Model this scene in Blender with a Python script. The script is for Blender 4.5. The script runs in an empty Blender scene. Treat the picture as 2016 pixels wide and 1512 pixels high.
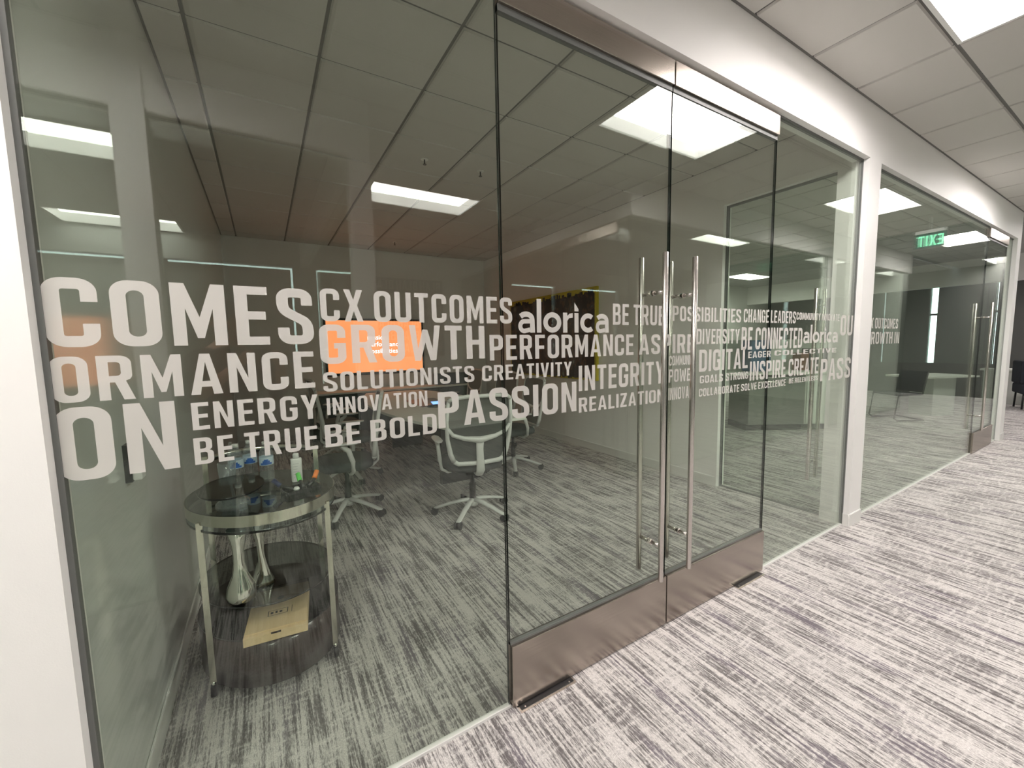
import bpy, bmesh, math, random
from math import sin, cos, pi, radians
from mathutils import Vector, Matrix
from mathutils.geometry import tessellate_polygon
random.seed(7)
scene = bpy.context.scene
COL = scene.collection

# ------------------------------------------------------------------ camera
CAMP = Vector((-0.7513, -1.3075, 1.4371))
YAW, PITCH, ROLL = 1.0273, -0.0942, -0.0190
_f = Vector((cos(PITCH) * cos(YAW), cos(PITCH) * sin(YAW), sin(PITCH)))
_r = Vector((sin(YAW), -cos(YAW), 0.0))
_u = _r.cross(_f)
_r2 = cos(ROLL) * _r + sin(ROLL) * _u
_u2 = -sin(ROLL) * _r + cos(ROLL) * _u
cd = bpy.data.cameras.new('camera')
cd.sensor_width = 36.0
cd.lens = 803.7 / 2016 * 36.0
cd.clip_start = 0.02
cd.clip_end = 200
cam = bpy.data.objects.new('camera', cd)
COL.objects.link(cam)
cam.matrix_world = Matrix(((_r2.x, _u2.x, -_f.x, CAMP.x), (_r2.y, _u2.y, -_f.y, CAMP.y), (_r2.z, _u2.z, -_f.z, CAMP.z), (0, 0, 0, 1)))
scene.camera = cam

# ------------------------------------------------------------------ world, light level, exposure
LAMP = 27.0            # emission of the troffer lenses
WHITE = (1.0, 0.935, 0.90)
wd = bpy.data.worlds.new('daylight')
scene.world = wd
wd.use_nodes = True
wd.node_tree.nodes['Background'].inputs[0].default_value = (0.80, 0.90, 1.0, 1)
wd.node_tree.nodes['Background'].inputs[1].default_value = 6.0
vs = scene.view_settings
vs.view_transform = 'Standard'
vs.look = 'None'
vs.gamma = 1.0
vs.exposure = 0.36
vs.use_curve_mapping = False
cy = scene.cycles
cy.max_bounces = 14
cy.diffuse_bounces = 8
cy.glossy_bounces = 7
cy.transmission_bounces = 8
cy.transparent_max_bounces = 40
cy.use_denoising = True
cy.sample_clamp_indirect = 6.0
cy.blur_glossy = 0.5

# ------------------------------------------------------------------ materials
MAT = {}
def nodes(name):
    m = bpy.data.materials.new(name)
    m.use_nodes = True
    nt = m.node_tree
    return m, nt, nt.nodes, nt.links, nt.nodes['Principled BSDF']

def simple(name, col, rough=0.5, metal=0.0, spec=0.5, coat=0.0, bump=0.0, bscale=200.0, var=0.0):
    m, nt, N, L, P = nodes(name)
    P.inputs['Base Color'].default_value = (*col, 1)
    P.inputs['Roughness'].default_value = rough
    P.inputs['Metallic'].default_value = metal
    P.inputs['Specular IOR Level'].default_value = spec
    P.inputs['Coat Weight'].default_value = coat
    if bump or var:
        tc = N.new('ShaderNodeTexCoord')
        no = N.new('ShaderNodeTexNoise')
        no.inputs['Scale'].default_value = bscale
        no.inputs['Detail'].default_value = 3
        L.new(tc.outputs['Object'], no.inputs['Vector'])
        if bump:
            b = N.new('ShaderNodeBump')
            b.inputs['Strength'].default_value = bump
            b.inputs['Distance'].default_value = 0.002
            L.new(no.outputs['Fac'], b.inputs['Height'])
            L.new(b.outputs['Normal'], P.inputs['Normal'])
        if var:
            mx = N.new('ShaderNodeMix')
            mx.data_type = 'RGBA'
            mx.inputs[6].default_value = (*[c * (1 - var) for c in col], 1)
            mx.inputs[7].default_value = (*[min(1, c * (1 + var)) for c in col], 1)
            L.new(no.outputs['Fac'], mx.inputs[0])
            L.new(mx.outputs[2], P.inputs['Base Color'])
    MAT[name] = m
    return m

def emis(name, col, s):
    m, nt, N, L, P = nodes(name)
    P.inputs['Base Color'].default_value = (0.8, 0.8, 0.8, 1)
    P.inputs['Emission Color'].default_value = (*col, 1)
    P.inputs['Emission Strength'].default_value = s
    MAT[name] = m
    return m

def glass(name, tint, rough=0.0, ior=1.5):
    """thin architectural glass: each face lets light straight through (tinted) and mirrors by Fresnel"""
    m, nt, N, L, P = nodes(name)
    N.remove(P)
    out = N['Material Output']
    geo = N.new('ShaderNodeNewGeometry')
    mr = N.new('ShaderNodeMapRange')
    mr.inputs['To Min'].default_value = ior
    mr.inputs['To Max'].default_value = 1.0 / ior
    L.new(geo.outputs['Backfacing'], mr.inputs['Value'])
    fr = N.new('ShaderNodeFresnel')
    L.new(mr.outputs['Result'], fr.inputs['IOR'])
    tr = N.new('ShaderNodeBsdfTransparent')
    tr.inputs[0].default_value = (*tint, 1)
    gl = N.new('ShaderNodeBsdfGlossy')
    gl.inputs['Roughness'].default_value = rough
    gl.inputs[0].default_value = (0.96, 1.0, 0.97, 1)
    mx = N.new('ShaderNodeMixShader')
    L.new(fr.outputs[0], mx.inputs[0])
    L.new(tr.outputs[0], mx.inputs[1])
    L.new(gl.outputs[0], mx.inputs[2])
    L.new(mx.outputs[0], out.inputs[0])
    MAT[name] = m
    return m

simple('wall_paint', (0.89, 0.875, 0.865), 0.55, bump=0.08, bscale=350)
simple('gloss_paint', (0.74, 0.77, 0.74), 0.11, spec=0.8, bump=0.015, bscale=3)
simple('dark_paint', (0.10, 0.10, 0.095), 0.6)
simple('tile_white', (0.62, 0.60, 0.575), 0.9, bump=0.3, bscale=260)
simple('grid_shade', (0.17, 0.165, 0.16), 0.7)  # dark colour carries the shade of the recessed grooves
simple('office_dim_grey', (0.26, 0.27, 0.26), 0.7)  # grey kept dark to cut bounced light in the opposite offices
simple('tile_dimmed', (0.42, 0.42, 0.41), 0.9)  # white tile darkened in colour so the far ceilings read as dim
simple('base_grey', (0.80, 0.79, 0.77), 0.5)
simple('enamel', (0.85, 0.85, 0.84), 0.35)
simple('black_plastic', (0.012, 0.012, 0.013), 0.4)
simple('black_gloss', (0.008, 0.008, 0.009), 0.12)
simple('caster_grey', (0.035, 0.035, 0.037), 0.5)
simple('frame_grey', (0.68, 0.68, 0.67), 0.42)
simple('seat_fabric', (0.060, 0.064, 0.066), 0.9, bump=0.3, bscale=600)
simple('navy_fabric', (0.016, 0.02, 0.028), 0.9, bump=0.3, bscale=600)
simple('table_white', (0.84, 0.85, 0.80), 0.75)
simple('steel_post', (0.66, 0.62, 0.59), 0.24, metal=1.0)
simple('chrome', (0.80, 0.79, 0.74), 0.10, metal=1.0)
simple('chrome_dim', (0.62, 0.60, 0.52), 0.16, metal=1.0)
simple('gun_metal', (0.08, 0.08, 0.08), 0.4, metal=0.8)
simple('edge_green', (0.008, 0.014, 0.011), 0.12)
simple('seal', (0.14, 0.145, 0.14), 0.5)
simple('white_plastic', (0.80, 0.80, 0.79), 0.4)
simple('blue_label', (0.05, 0.16, 0.55), 0.4)
simple('pale_label', (0.62, 0.74, 0.84), 0.4)
simple('green_plastic', (0.12, 0.62, 0.10), 0.4)
simple('orange_plastic', (0.95, 0.25, 0.04), 0.4)
simple('navy_plastic', (0.02, 0.03, 0.10), 0.4)
simple('ink', (0.05, 0.045, 0.04), 0.6)
simple('yellow_paint', (0.55, 0.45, 0.02), 0.5)
simple('kitchen_white', (0.72, 0.74, 0.70), 0.4)
simple('kitchen_blue', (0.06, 0.16, 0.32), 0.5)
simple('brown_panel', (0.25, 0.10, 0.05), 0.5)
simple('shade_fabric', (0.16, 0.17, 0.16), 0.8)
simple('poster_grey', (0.03, 0.032, 0.035), 0.6)
simple('poster_text', (0.6, 0.6, 0.6), 0.6)
simple('brass', (0.62, 0.52, 0.22), 0.3, metal=1.0)
simple('trouser', (0.03, 0.032, 0.04), 0.9)
simple('shirt', (0.03, 0.03, 0.033), 0.9)
simple('skin', (0.42, 0.22, 0.14), 0.55)
simple('hair', (0.02, 0.012, 0.008), 0.6)
glass('pane_glass', (0.960, 0.992, 0.958))
glass('clear_plastic', (0.80, 0.84, 0.85))
glass('smoke_glass', (0.50, 0.52, 0.51))
simple('appliance_steel', (0.42, 0.43, 0.41), 0.3, metal=1.0)
emis('lens_on', WHITE, LAMP)
emis('pan_on', WHITE, LAMP * 0.74)  # reflector pan emits by itself in place of light bounced from the lens
emis('exit_green', (0.0, 0.60, 0.27), 2.4)
emis('exit_panel', (0.0, 0.5, 0.3), 0.12)
MAT['exit_panel'].node_tree.nodes['Principled BSDF'].inputs['Base Color'].default_value = (0.01, 0.03, 0.02, 1)
emis('screen_white', (1.0, 0.85, 1.0), 2.3)
emis('device_blue', (0.15, 0.35, 1.0), 1.6)

# brushed steel (rails): horizontal grain
m, nt, N, L, P = nodes('brushed_steel')
P.inputs['Metallic'].default_value = 1.0
P.inputs['Roughness'].default_value = 0.27
P.inputs['Anisotropic'].default_value = 0.6
tc = N.new('ShaderNodeTexCoord'); mp = N.new('ShaderNodeMapping'); no = N.new('ShaderNodeTexNoise')
mp.inputs['Scale'].default_value = (3, 3, 700)
no.inputs['Scale'].default_value = 1.0
no.inputs['Detail'].default_value = 4
L.new(tc.outputs['Object'], mp.inputs['Vector']); L.new(mp.outputs[0], no.inputs['Vector'])
mx = N.new('ShaderNodeMix'); mx.data_type = 'RGBA'
mx.inputs[6].default_value = (0.33, 0.29, 0.255, 1); mx.inputs[7].default_value = (0.50, 0.445, 0.40, 1)
L.new(no.outputs['Fac'], mx.inputs[0]); L.new(mx.outputs[2], P.inputs['Base Color'])
bp = N.new('ShaderNodeBump'); bp.inputs['Strength'].default_value = 0.08; bp.inputs['Distance'].default_value = 0.001
L.new(no.outputs['Fac'], bp.inputs['Height']); L.new(bp.outputs[0], P.inputs['Normal'])
MAT['brushed_steel'] = m

# carpet: short streaks of pile laid along Y, broken across, with a little plum in the dark yarn
m, nt, N, L, P = nodes('carpet')
P.inputs['Roughness'].default_value = 0.97
P.inputs['Specular IOR Level'].default_value = 0.1
tc = N.new('ShaderNodeTexCoord')
def cnoise(sx, sy, detail=2.0, off=0.0, dist=0.0):
    mp = N.new('ShaderNodeMapping')
    mp.inputs['Scale'].default_value = (sx, sy, 1)
    mp.inputs['Location'].default_value = (off, off * 1.7, off)
    L.new(tc.outputs['Object'], mp.inputs['Vector'])
    n = N.new('ShaderNodeTexNoise')
    n.inputs['Scale'].default_value = 1.0
    n.inputs['Detail'].default_value = detail
    n.inputs['Distortion'].default_value = dist
    L.new(mp.outputs[0], n.inputs['Vector'])
    return n.outputs['Fac']
def mth(op, a, b):
    n = N.new('ShaderNodeMath'); n.operation = op
    for i, v in enumerate((a, b)):
        if isinstance(v, (int, float)): n.inputs[i].default_value = v
        else: L.new(v, n.inputs[i])
    return n.outputs[0]
def ramp(v, lo, hi):
    n = N.new('ShaderNodeMapRange'); n.interpolation_type = 'SMOOTHSTEP'
    n.inputs['From Min'].default_value = lo; n.inputs['From Max'].default_value = hi
    L.new(v, n.inputs['Value'])
    return n.outputs['Result']
streak = cnoise(105, 3.6, 2.5, 0.0, 0.15)
wide = cnoise(34, 2.4, 2.0, 5.3, 0.2)
fine = cnoise(260, 48, 3.0, 2.1)
cross = cnoise(11, 55, 2.0, 9.7, 0.3)
patch = cnoise(7.5, 5.0, 2.0, 3.9, 0.4)
s = mth('ADD', mth('MULTIPLY', streak, 0.60), mth('MULTIPLY', wide, 0.40))
s = mth('ADD', s, mth('MULTIPLY', fine, 0.42))
s = mth('ADD', s, mth('MULTIPLY', patch, 0.18))
s = mth('SUBTRACT', s, mth('MULTIPLY', ramp(cross, 0.50, 0.70), 0.07))
dark = ramp(s, 0.700, 0.925)
mx = N.new('ShaderNodeMix'); mx.data_type = 'RGBA'
mx.inputs[6].default_value = (0.60, 0.57, 0.555, 1); mx.inputs[7].default_value = (0.145, 0.132, 0.132, 1)
L.new(dark, mx.inputs[0])
plum = N.new('ShaderNodeMix'); plum.data_type = 'RGBA'
plum.inputs[7].default_value = (0.175, 0.148, 0.185, 1)
L.new(mx.outputs[2], plum.inputs[6])
L.new(mth('MULTIPLY', mth('MULTIPLY', ramp(cnoise(9, 2.0, 1.0, 7.7), 0.54, 0.68), dark), 0.6), plum.inputs[0])
pile = N.new('ShaderNodeMix'); pile.data_type = 'RGBA'; pile.blend_type = 'MULTIPLY'
pile.inputs[0].default_value = 1.0
L.new(plum.outputs[2], pile.inputs[6])
pr = N.new('ShaderNodeMapRange'); pr.inputs['To Min'].default_value = 0.72; pr.inputs['To Max'].default_value = 1.26
pr.inputs['From Min'].default_value = 0.25; pr.inputs['From Max'].default_value = 0.75
L.new(cnoise(420, 160, 1.0, 1.1), pr.inputs['Value'])
L.new(pr.outputs[0], pile.inputs[7])
L.new(pile.outputs[2], P.inputs['Base Color'])
bp = N.new('ShaderNodeBump'); bp.inputs['Strength'].default_value = 0.5; bp.inputs['Distance'].default_value = 0.003
L.new(s, bp.inputs['Height']); L.new(bp.outputs[0], P.inputs['Normal'])
MAT['carpet'] = m

# frosted vinyl of the lettering: partly see-through, partly scattering
def cloud(name, fac, col):
    m = MAT[name]; nt = m.node_tree; N = nt.nodes; L = nt.links
    out = N['Material Output']; src = out.inputs[0].links[0].from_socket
    d = N.new('ShaderNodeBsdfDiffuse'); d.inputs[0].default_value = (*col, 1)
    mx = N.new('ShaderNodeMixShader'); mx.inputs[0].default_value = fac
    L.new(src, mx.inputs[1]); L.new(d.outputs[0], mx.inputs[2]); L.new(mx.outputs[0], out.inputs[0])
glass('pet_plastic', (0.93, 0.95, 0.96)); cloud('pet_plastic', 0.13, (0.85, 0.88, 0.9))  # white diffuse share stands in for highlights on the clear plastic
m, nt, N, L, P = nodes('frost_vinyl')
N.remove(P)
out = N['Material Output']
d = N.new('ShaderNodeBsdfDiffuse'); d.inputs[0].default_value = (0.86, 0.83, 0.80, 1)
t = N.new('ShaderNodeBsdfTranslucent'); t.inputs[0].default_value = (0.85, 0.85, 0.80, 1)
q = N.new('ShaderNodeBsdfTransparent'); q.inputs[0].default_value = (0.9, 0.9, 0.88, 1)
m1 = N.new('ShaderNodeMixShader'); m1.inputs[0].default_value = 0.30
m2 = N.new('ShaderNodeMixShader'); m2.inputs[0].default_value = 0.16
L.new(d.outputs[0], m1.inputs[1]); L.new(t.outputs[0], m1.inputs[2])
L.new(m1.outputs[0], m2.inputs[1]); L.new(q.outputs[0], m2.inputs[2])
L.new(m2.outputs[0], out.inputs[0])
MAT['frost_vinyl'] = m

# woven mesh of the chair backs
m, nt, N, L, P = nodes('back_mesh')
P.inputs['Base Color'].default_value = (0.11, 0.115, 0.11, 1)
P.inputs['Roughness'].default_value = 0.8
out = N['Material Output']
q = N.new('ShaderNodeBsdfTransparent')
m2 = N.new('ShaderNodeMixShader'); m2.inputs[0].default_value = 0.22
L.new(P.outputs[0], m2.inputs[1]); L.new(q.outputs[0], m2.inputs[2]); L.new(m2.outputs[0], out.inputs[0])
MAT['back_mesh'] = m

# timbers
def wood(name, a, b, sc, rough, coat=0.0):
    m, nt, N, L, P = nodes(name)
    tc = N.new('ShaderNodeTexCoord'); mp = N.new('ShaderNodeMapping'); no = N.new('ShaderNodeTexNoise')
    mp.inputs['Scale'].default_value = sc
    no.inputs['Scale'].default_value = 1.0; no.inputs['Detail'].default_value = 4; no.inputs['Distortion'].default_value = 0.6
    L.new(tc.outputs['Object'], mp.inputs['Vector']); L.new(mp.outputs[0], no.inputs['Vector'])
    mx = N.new('ShaderNodeMix'); mx.data_type = 'RGBA'
    mx.inputs[6].default_value = (*a, 1); mx.inputs[7].default_value = (*b, 1)
    L.new(no.outputs['Fac'], mx.inputs[0]); L.new(mx.outputs[2], P.inputs['Base Color'])
    P.inputs['Roughness'].default_value = rough
    P.inputs['Coat Weight'].default_value = coat
    MAT[name] = m
wood('dark_wood', (0.012, 0.005, 0.004), (0.034, 0.012, 0.008), (40, 40, 3), 0.35, 0.3)
wood('pale_wood', (0.62, 0.44, 0.24), (0.80, 0.62, 0.38), (60, 4, 60), 0.5)

# abstract painting
m, nt, N, L, P = nodes('painting')
tc = N.new('ShaderNodeTexCoord')
mp = N.new('ShaderNodeMapping'); mp.inputs['Scale'].default_value = (1, 5.5, 4.5)
L.new(tc.outputs['Object'], mp.inputs['Vector'])
no = N.new('ShaderNodeTexNoise'); no.inputs['Scale'].default_value = 1.3; no.inputs['Detail'].default_value = 6
L.new(mp.outputs[0], no.inputs['Vector'])
cr = N.new('ShaderNodeValToRGB')
e = cr.color_ramp.elements
e[0].position = 0.36; e[0].color = (0.006, 0.007, 0.012, 1)
e[1].position = 0.76; e[1].color = (0.25, 0.25, 0.20, 1)
x = e.new(0.50); x.color = (0.012, 0.012, 0.018, 1)
x = e.new(0.57); x.color = (0.10, 0.06, 0.035, 1)
x = e.new(0.63); x.color = (0.03, 0.035, 0.04, 1)
L.new(no.outputs['Fac'], cr.inputs[0]); L.new(cr.outputs[0], P.inputs['Base Color'])
P.inputs['Roughness'].default_value = 0.5
MAT['painting'] = m

# orange picture on the screen
m, nt, N, L, P = nodes('screen_orange')
tc = N.new('ShaderNodeTexCoord'); no = N.new('ShaderNodeTexNoise'); no.inputs['Scale'].default_value = 2.5
L.new(tc.outputs['Object'], no.inputs['Vector'])
mx = N.new('ShaderNodeMix'); mx.data_type = 'RGBA'
mx.inputs[6].default_value = (1.0, 0.27, 0.085, 1); mx.inputs[7].default_value = (1.0, 0.36, 0.15, 1)
L.new(no.outputs['Fac'], mx.inputs[0]); L.new(mx.outputs[2], P.inputs['Emission Color'])
P.inputs['Emission Strength'].default_value = 0.95
P.inputs['Base Color'].default_value = (0.02, 0.02, 0.02, 1)
MAT['screen_orange'] = m

# ------------------------------------------------------------------ mesh helpers
class MB:
    def __init__(s):
        s.v = []; s.f = []; s.m = []; s.names = []; s.smooth = []
    def mi(s, mat):
        if mat not in s.names: s.names.append(mat)
        return s.names.index(mat)
    def box(s, x0, x1, y0, y1, z0, z1, mat, skip=''):
        b = len(s.v); i = s.mi(mat)
        s.v += [(x0, y0, z0), (x1, y0, z0), (x1, y1, z0), (x0, y1, z0), (x0, y0, z1), (x1, y0, z1), (x1, y1, z1), (x0, y1, z1)]
        for k, q in (('d', (0, 3, 2, 1)), ('u', (4, 5, 6, 7)), ('f', (0, 1, 5, 4)), ('r', (1, 2, 6, 5)), ('b', (2, 3, 7, 6)), ('l', (3, 0, 4, 7))):
            if k in skip: continue
            s.f.append(tuple(b + a for a in q)); s.m.append(i); s.smooth.append(False)
        return s
    def quad(s, pts, mat, smooth=False):
        b = len(s.v); s.v += [tuple(p) for p in pts]; s.f.append(tuple(range(b, b + len(pts)))); s.m.append(s.mi(mat)); s.smooth.append(smooth)
        return s
    def grid(s, rows, mat, smooth=True, closeu=False, closev=False, caps=False):
        b = len(s.v); i = s.mi(mat); n = len(rows); k = len(rows[0])
        for r in rows: s.v += [tuple(p) for p in r]
        for a in range(n - (0 if closev else 1)):
            for c in range(k - (0 if closeu else 1)):
                a2 = (a + 1) % n; c2 = (c + 1) % k
                s.f.append((b + a * k + c, b + a * k + c2, b + a2 * k + c2, b + a2 * k + c)); s.m.append(i); s.smooth.append(smooth)
        if caps:
            s.f.append(tuple(b + c for c in range(k))[::-1]); s.m.append(i); s.smooth.append(False)
            s.f.append(tuple(b + (n - 1) * k + c for c in range(k))); s.m.append(i); s.smooth.append(False)
        return s
    def tube(s, pts, r, mat, n=10, ry=None, closed=False, up=(0, 0, 1)):
        """sweep an ellipse (r sideways, ry along 'up') down a polyline"""
        pts = [Vector(p) for p in pts]; rows = []
        rs = r if isinstance(r, (list, tuple)) else [r] * len(pts)
        rys = ry if isinstance(ry, (list, tuple)) else ([ry] * len(pts) if ry else rs)
        for i, p in enumerate(pts):
            if closed: t = (pts[(i + 1) % len(pts)] - pts[i - 1]).normalized()
            else: t = (pts[min(i + 1, len(pts) - 1)] - pts[max(i - 1, 0)]).normalized()
            a = t.cross(Vector(up))
            if a.length < 1e-3: a = t.cross(Vector((1, 0, 0)) if abs(t.x) < .9 else Vector((0, 1, 0)))
            a.normalize(); b = a.cross(t).normalized()
            rows.append([p + a * (cos(2 * pi * k / n) * rs[i]) + b * (sin(2 * pi * k / n) * rys[i]) for k in range(n)])
        s.grid(rows, mat, True, closeu=True, closev=closed, caps=not closed)
        return s
    def lathe(s, prof, mat, c=(0, 0, 0), n=20, sx=1.0, sy=1.0, capb=True, capt=True):
        rows = [[(c[0] + cos(2 * pi * k / n) * r * sx, c[1] + sin(2 * pi * k / n) * r * sy, c[2] + z) for k in range(n)] for r, z in prof]
        s.grid(rows, mat, True, closeu=True)
        b = len(s.v) - len(prof) * n; i = s.mi(mat)
        if capb: s.f.append(tuple(b + k for k in range(n))[::-1]); s.m.append(i); s.smooth.append(False)
        if capt: s.f.append(tuple(b + (len(prof) - 1) * n + k for k in range(n))); s.m.append(i); s.smooth.append(False)
        return s
    def prism(s, loop, z0, z1, mat, smooth=False):
        """extrude an xy loop"""
        n = len(loop); b = len(s.v); i = s.mi(mat)
        s.v += [(x, y, z0) for x, y in loop] + [(x, y, z1) for x, y in loop]
        s.f.append(tuple(b + k for k in range(n))[::-1]); s.m.append(i); s.smooth.append(False)
        s.f.append(tuple(b + n + k for k in range(n))); s.m.append(i); s.smooth.append(False)
        for k in range(n):
            k2 = (k + 1) % n
            s.f.append((b + k, b + k2, b + n + k2, b + n + k)); s.m.append(i); s.smooth.append(smooth)
        return s
    def mesh(s, name):
        me = bpy.data.meshes.new(name)
        me.from_pydata([tuple(v) for v in s.v], [], s.f)
        for n in s.names: me.materials.append(MAT[n])
        me.polygons.foreach_set('material_index', s.m)
        me.polygons.foreach_set('use_smooth', s.smooth)
        me.validate(); me.update()
        return me
    def build(s, name, parent=None, loc=(0, 0, 0), rotz=0.0, bevel=0.0):
        me = s.mesh(name)
        if bevel:
            bm = bmesh.new(); bm.from_mesh(me)
            bmesh.ops.remove_doubles(bm, verts=bm.verts, dist=1e-6)
            bmesh.ops.bevel(bm, geom=[e for e in bm.edges if e.is_manifold and e.calc_face_angle(0) > 0.6], offset=bevel, segments=2, profile=0.5, affect='EDGES')
            bm.to_mesh(me); bm.free()
        o = bpy.data.objects.new(name, me); COL.objects.link(o)
        o.location = loc; o.rotation_euler = (0, 0, rotz)
        if parent: o.parent = parent
        return o

def box(x0, x1, y0, y1, z0, z1, mat): return MB().box(x0, x1, y0, y1, z0, z1, mat)
def tag(o, label=None, cat=None, group=None, kind=None):
    if label: o['label'] = label
    if cat: o['category'] = cat
    if group: o['group'] = group
    if kind: o['kind'] = kind
    return o
def empty(name, loc=(0, 0, 0), rotz=0.0, parent=None):
    o = bpy.data.objects.new(name, None); COL.objects.link(o)
    o.location = loc; o.rotation_euler = (0, 0, rotz); o.empty_display_size = 0.1
    if parent: o.parent = parent
    return o
def thing(name, label, cat, loc=(0, 0, 0), rotz=0.0, group=None):
    return tag(empty(name, loc, rotz), label, cat, group)
def struct(name, mb_or_none=None, label=None, loc=(0, 0, 0), cat=None):
    o = mb_or_none.build(name, loc=loc) if mb_or_none else empty(name, loc)
    return tag(o, label, cat, kind='structure')
def link_copy(me, name, parent=None, loc=(0, 0, 0), rotz=0.0):
    o = bpy.data.objects.new(name, me); COL.objects.link(o); o.location = loc; o.rotation_euler = (0, 0, rotz)
    if parent: o.parent = parent
    return o
def copy_thing(root, loc, rotz, label=None, group=None):
    r = root.copy(); COL.objects.link(r); r.location = loc; r.rotation_euler = (0, 0, rotz)
    if label: r['label'] = label
    if group: r['group'] = group
    for ch in list(root.children):
        c = ch.copy(); COL.objects.link(c); c.parent = r
        for g in list(ch.children):
            d = g.copy(); COL.objects.link(d); d.parent = c
    return r

# ------------------------------------------------------------------ dimensions
ZT, ZC = 2.716, 3.072         # opening head, ceiling
ZH = ZC + .24                 # structural slab above the tiles
XL, XP, XP2, XE, XE2 = -1.167, 3.010, 3.216, 7.843, 8.05
DW = 0.9184                   # door leaf
YF, YI = -0.047, 0.055        # faces of the front wall
YB = 5.90                     # back wall of the rooms
YO = -1.66                    # face of the opposite wall
YW = -6.02                    # outer wall behind the opposite rooms
XC0, XC1 = -0.05, 2.47        # cross corridor
XO = 10.4                     # end of the opposite rooms
XW0, XW1 = -5.2, 13.6
G = 0.6096

# ------------------------------------------------------------------ floor, walls
struct('floor', box(XW0, XW1, YW, YB + .1, -0.08, 0, 'carpet'), 'grey and plum streaked carpet of corridor and rooms', cat='carpet')

w = MB()
w.box(XW0, XL, YF, YI, 0, ZH, 'wall_paint')
w.box(XL, XW0 + (XE2 - XW0), YF, YI, ZT, ZH, 'wall_paint')
w.box(XP, XP2, YF, YI, 0, ZT, 'wall_paint')
w.box(XE, XE2, YF, YI, 0, ZT, 'wall_paint')
struct('wall_front', w, 'white corridor wall with glazed openings, header and posts', cat='wall')
struct('wall_left', box(XL - .12, XL, YI, YB, 0, ZH, 'gloss_paint'), 'glossy writable left wall of the meeting room', cat='wall')
struct('wall_back', box(XL - .12, XE2, YB, YB + .12, 0, ZH, 'wall_paint'), 'white back wall behind the television', cat='wall')
w = MB()
w.box(XP, XP + .12, 1.03, YB, 0, ZH, 'wall_paint')
w.box(XP, XP + .12, YI, 1.03, 2.70, ZH, 'wall_paint')
w.box(XP, XP + .12, YI, .145, 0, 2.70, 'wall_paint')
struct('wall_right', w, 'white right wall of the meeting room with glazed opening beside the front post', cat='wall')
w = MB()
w.box(XW0, -1.35, YO - .12, YO, ZT, ZH, 'wall_paint')
w.box(-1.35, -1.21, YO - .12, YO + .02, 0, ZH, 'wall_paint')
w.box(-1.21, XC0, YO - .12, YO, ZT, ZH, 'wall_paint')
w.box(-.19, XC0, YO - .14, YO, 0, ZT, 'wall_paint')
w.box(XC1, XO, YO - .12, YO, ZT, ZH, 'wall_paint')
w.box(XC0 - .12, XC0, YW, YO - .12, ZT, ZH, 'wall_paint')
w.box(XC1, XC1 + .12, YW, YO - .12, ZT, ZH, 'wall_paint')
w.box(6.85, 7.05, YO - .12, YO, 0, ZT, 'wall_paint')
w.box(XO - .12, XO, YW, YO - .12, 0, ZH, 'wall_paint')
struct('wall_opposite', w, 'white header wall and posts across the corridor', cat='wall')
# outer wall with window holes
def wall_y(name, y0, y1, x0, x1, holes, label, z1=ZH, mat='wall_paint'):
    w = MB(); cur = x0
    for a, b, za, zb in sorted(holes):
        w.box(cur, a, y0, y1, 0, z1, mat); w.box(a, b, y0, y1, 0, za, mat); w.box(a, b, y0, y1, zb, z1, mat); cur = b
    w.box(cur, x1, y0, y1, 0, z1, mat)
    return struct(name, w, label, cat='wall')
OW = [(-3.6, -2.05, .8, 2.72), (-1.86, -.28, .8, 2.72), (.03, .76, .8, 2.72), (3.72, 4.86, .8, 2.72), (5.6, 6.8, .8, 2.72)]
wall_y('wall_outer', YW - .15, YW, XW0, XW1, OW, 'grey outer wall, darkened against bounced light, with shaded windows behind the opposite offices', mat='office_dim_grey')
struct('wall_cross_end', box(.80, XC1 + .1, YW, YW + .02, 0, ZH, 'wall_paint'), 'white end wall of the cross corridor behind the poster', cat='wall')
struct('wall_end_left', box(XW0 - .12, XW0, YW, YF, 0, ZH, 'office_dim_grey'), 'wall at the near end of the corridor, greyed to cut bounced light', cat='wall')
w = MB()
w.box(XW1, XW1 + .12, YW, 1.0, 0, ZH, 'dark_paint')
w.box(XW1, XW1 + .12, 3.0, YB, 0, ZH, 'dark_paint')
w.box(XW1, XW1 + .12, 1.0, 3.0, 0, .8, 'dark_paint')
w.box(XW1, XW1 + .12, 1.0, 3.0, 2.72, ZH, 'dark_paint')
struct('wall_end_right', w, 'dark far wall of the open office', cat='wall')
struct('wall_office_back', box(XE2, XW1, YB, YB + .12, 0, ZH, 'wall_paint'), 'back wall of the open office', cat='wall')
# soffit of the far office
struct('trim_1', box(XW1 - 1.4, XW1 - 1.2, YF, YB, 2.55, ZC, 'wall_paint'), 'pale dropped beam in the far open office', cat='beam')

def base(name, boxes, label):
    b = MB()
    for x0, x1, y0, y1 in boxes:
        b.box(x0, x1, y0, y1, 0, .092, 'base_grey'); b.box(x0 + .002, x1 - .002, y0 + .002, y1 - .002, .092, .097, 'enamel')
    struct(name, b, label, cat='baseboard')
base('baseboard_left', [(XL, XL + .008, YI, YB)], 'pale rubber base along the left wall')
base('baseboard_right', [(XP - .008, XP, 1.03, YB), (XP - .008, XP, YF, .145)], 'pale rubber base along the right wall')
base('baseboard_post', [(XP, XP2, YF - .008, YF), (XE, XE2, YF - .008, YF), (XE2, XE2 + .008, YF, YI)], 'pale rubber base of the corridor posts')
base('baseboard_back', [(XL + .008, XP - .008, YB - .008, YB)], 'pale rubber base along the back wall')
base('baseboard_front', [(XW0, XL, YF - .008, YF)], 'pale rubber base of the corridor wall')

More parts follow.
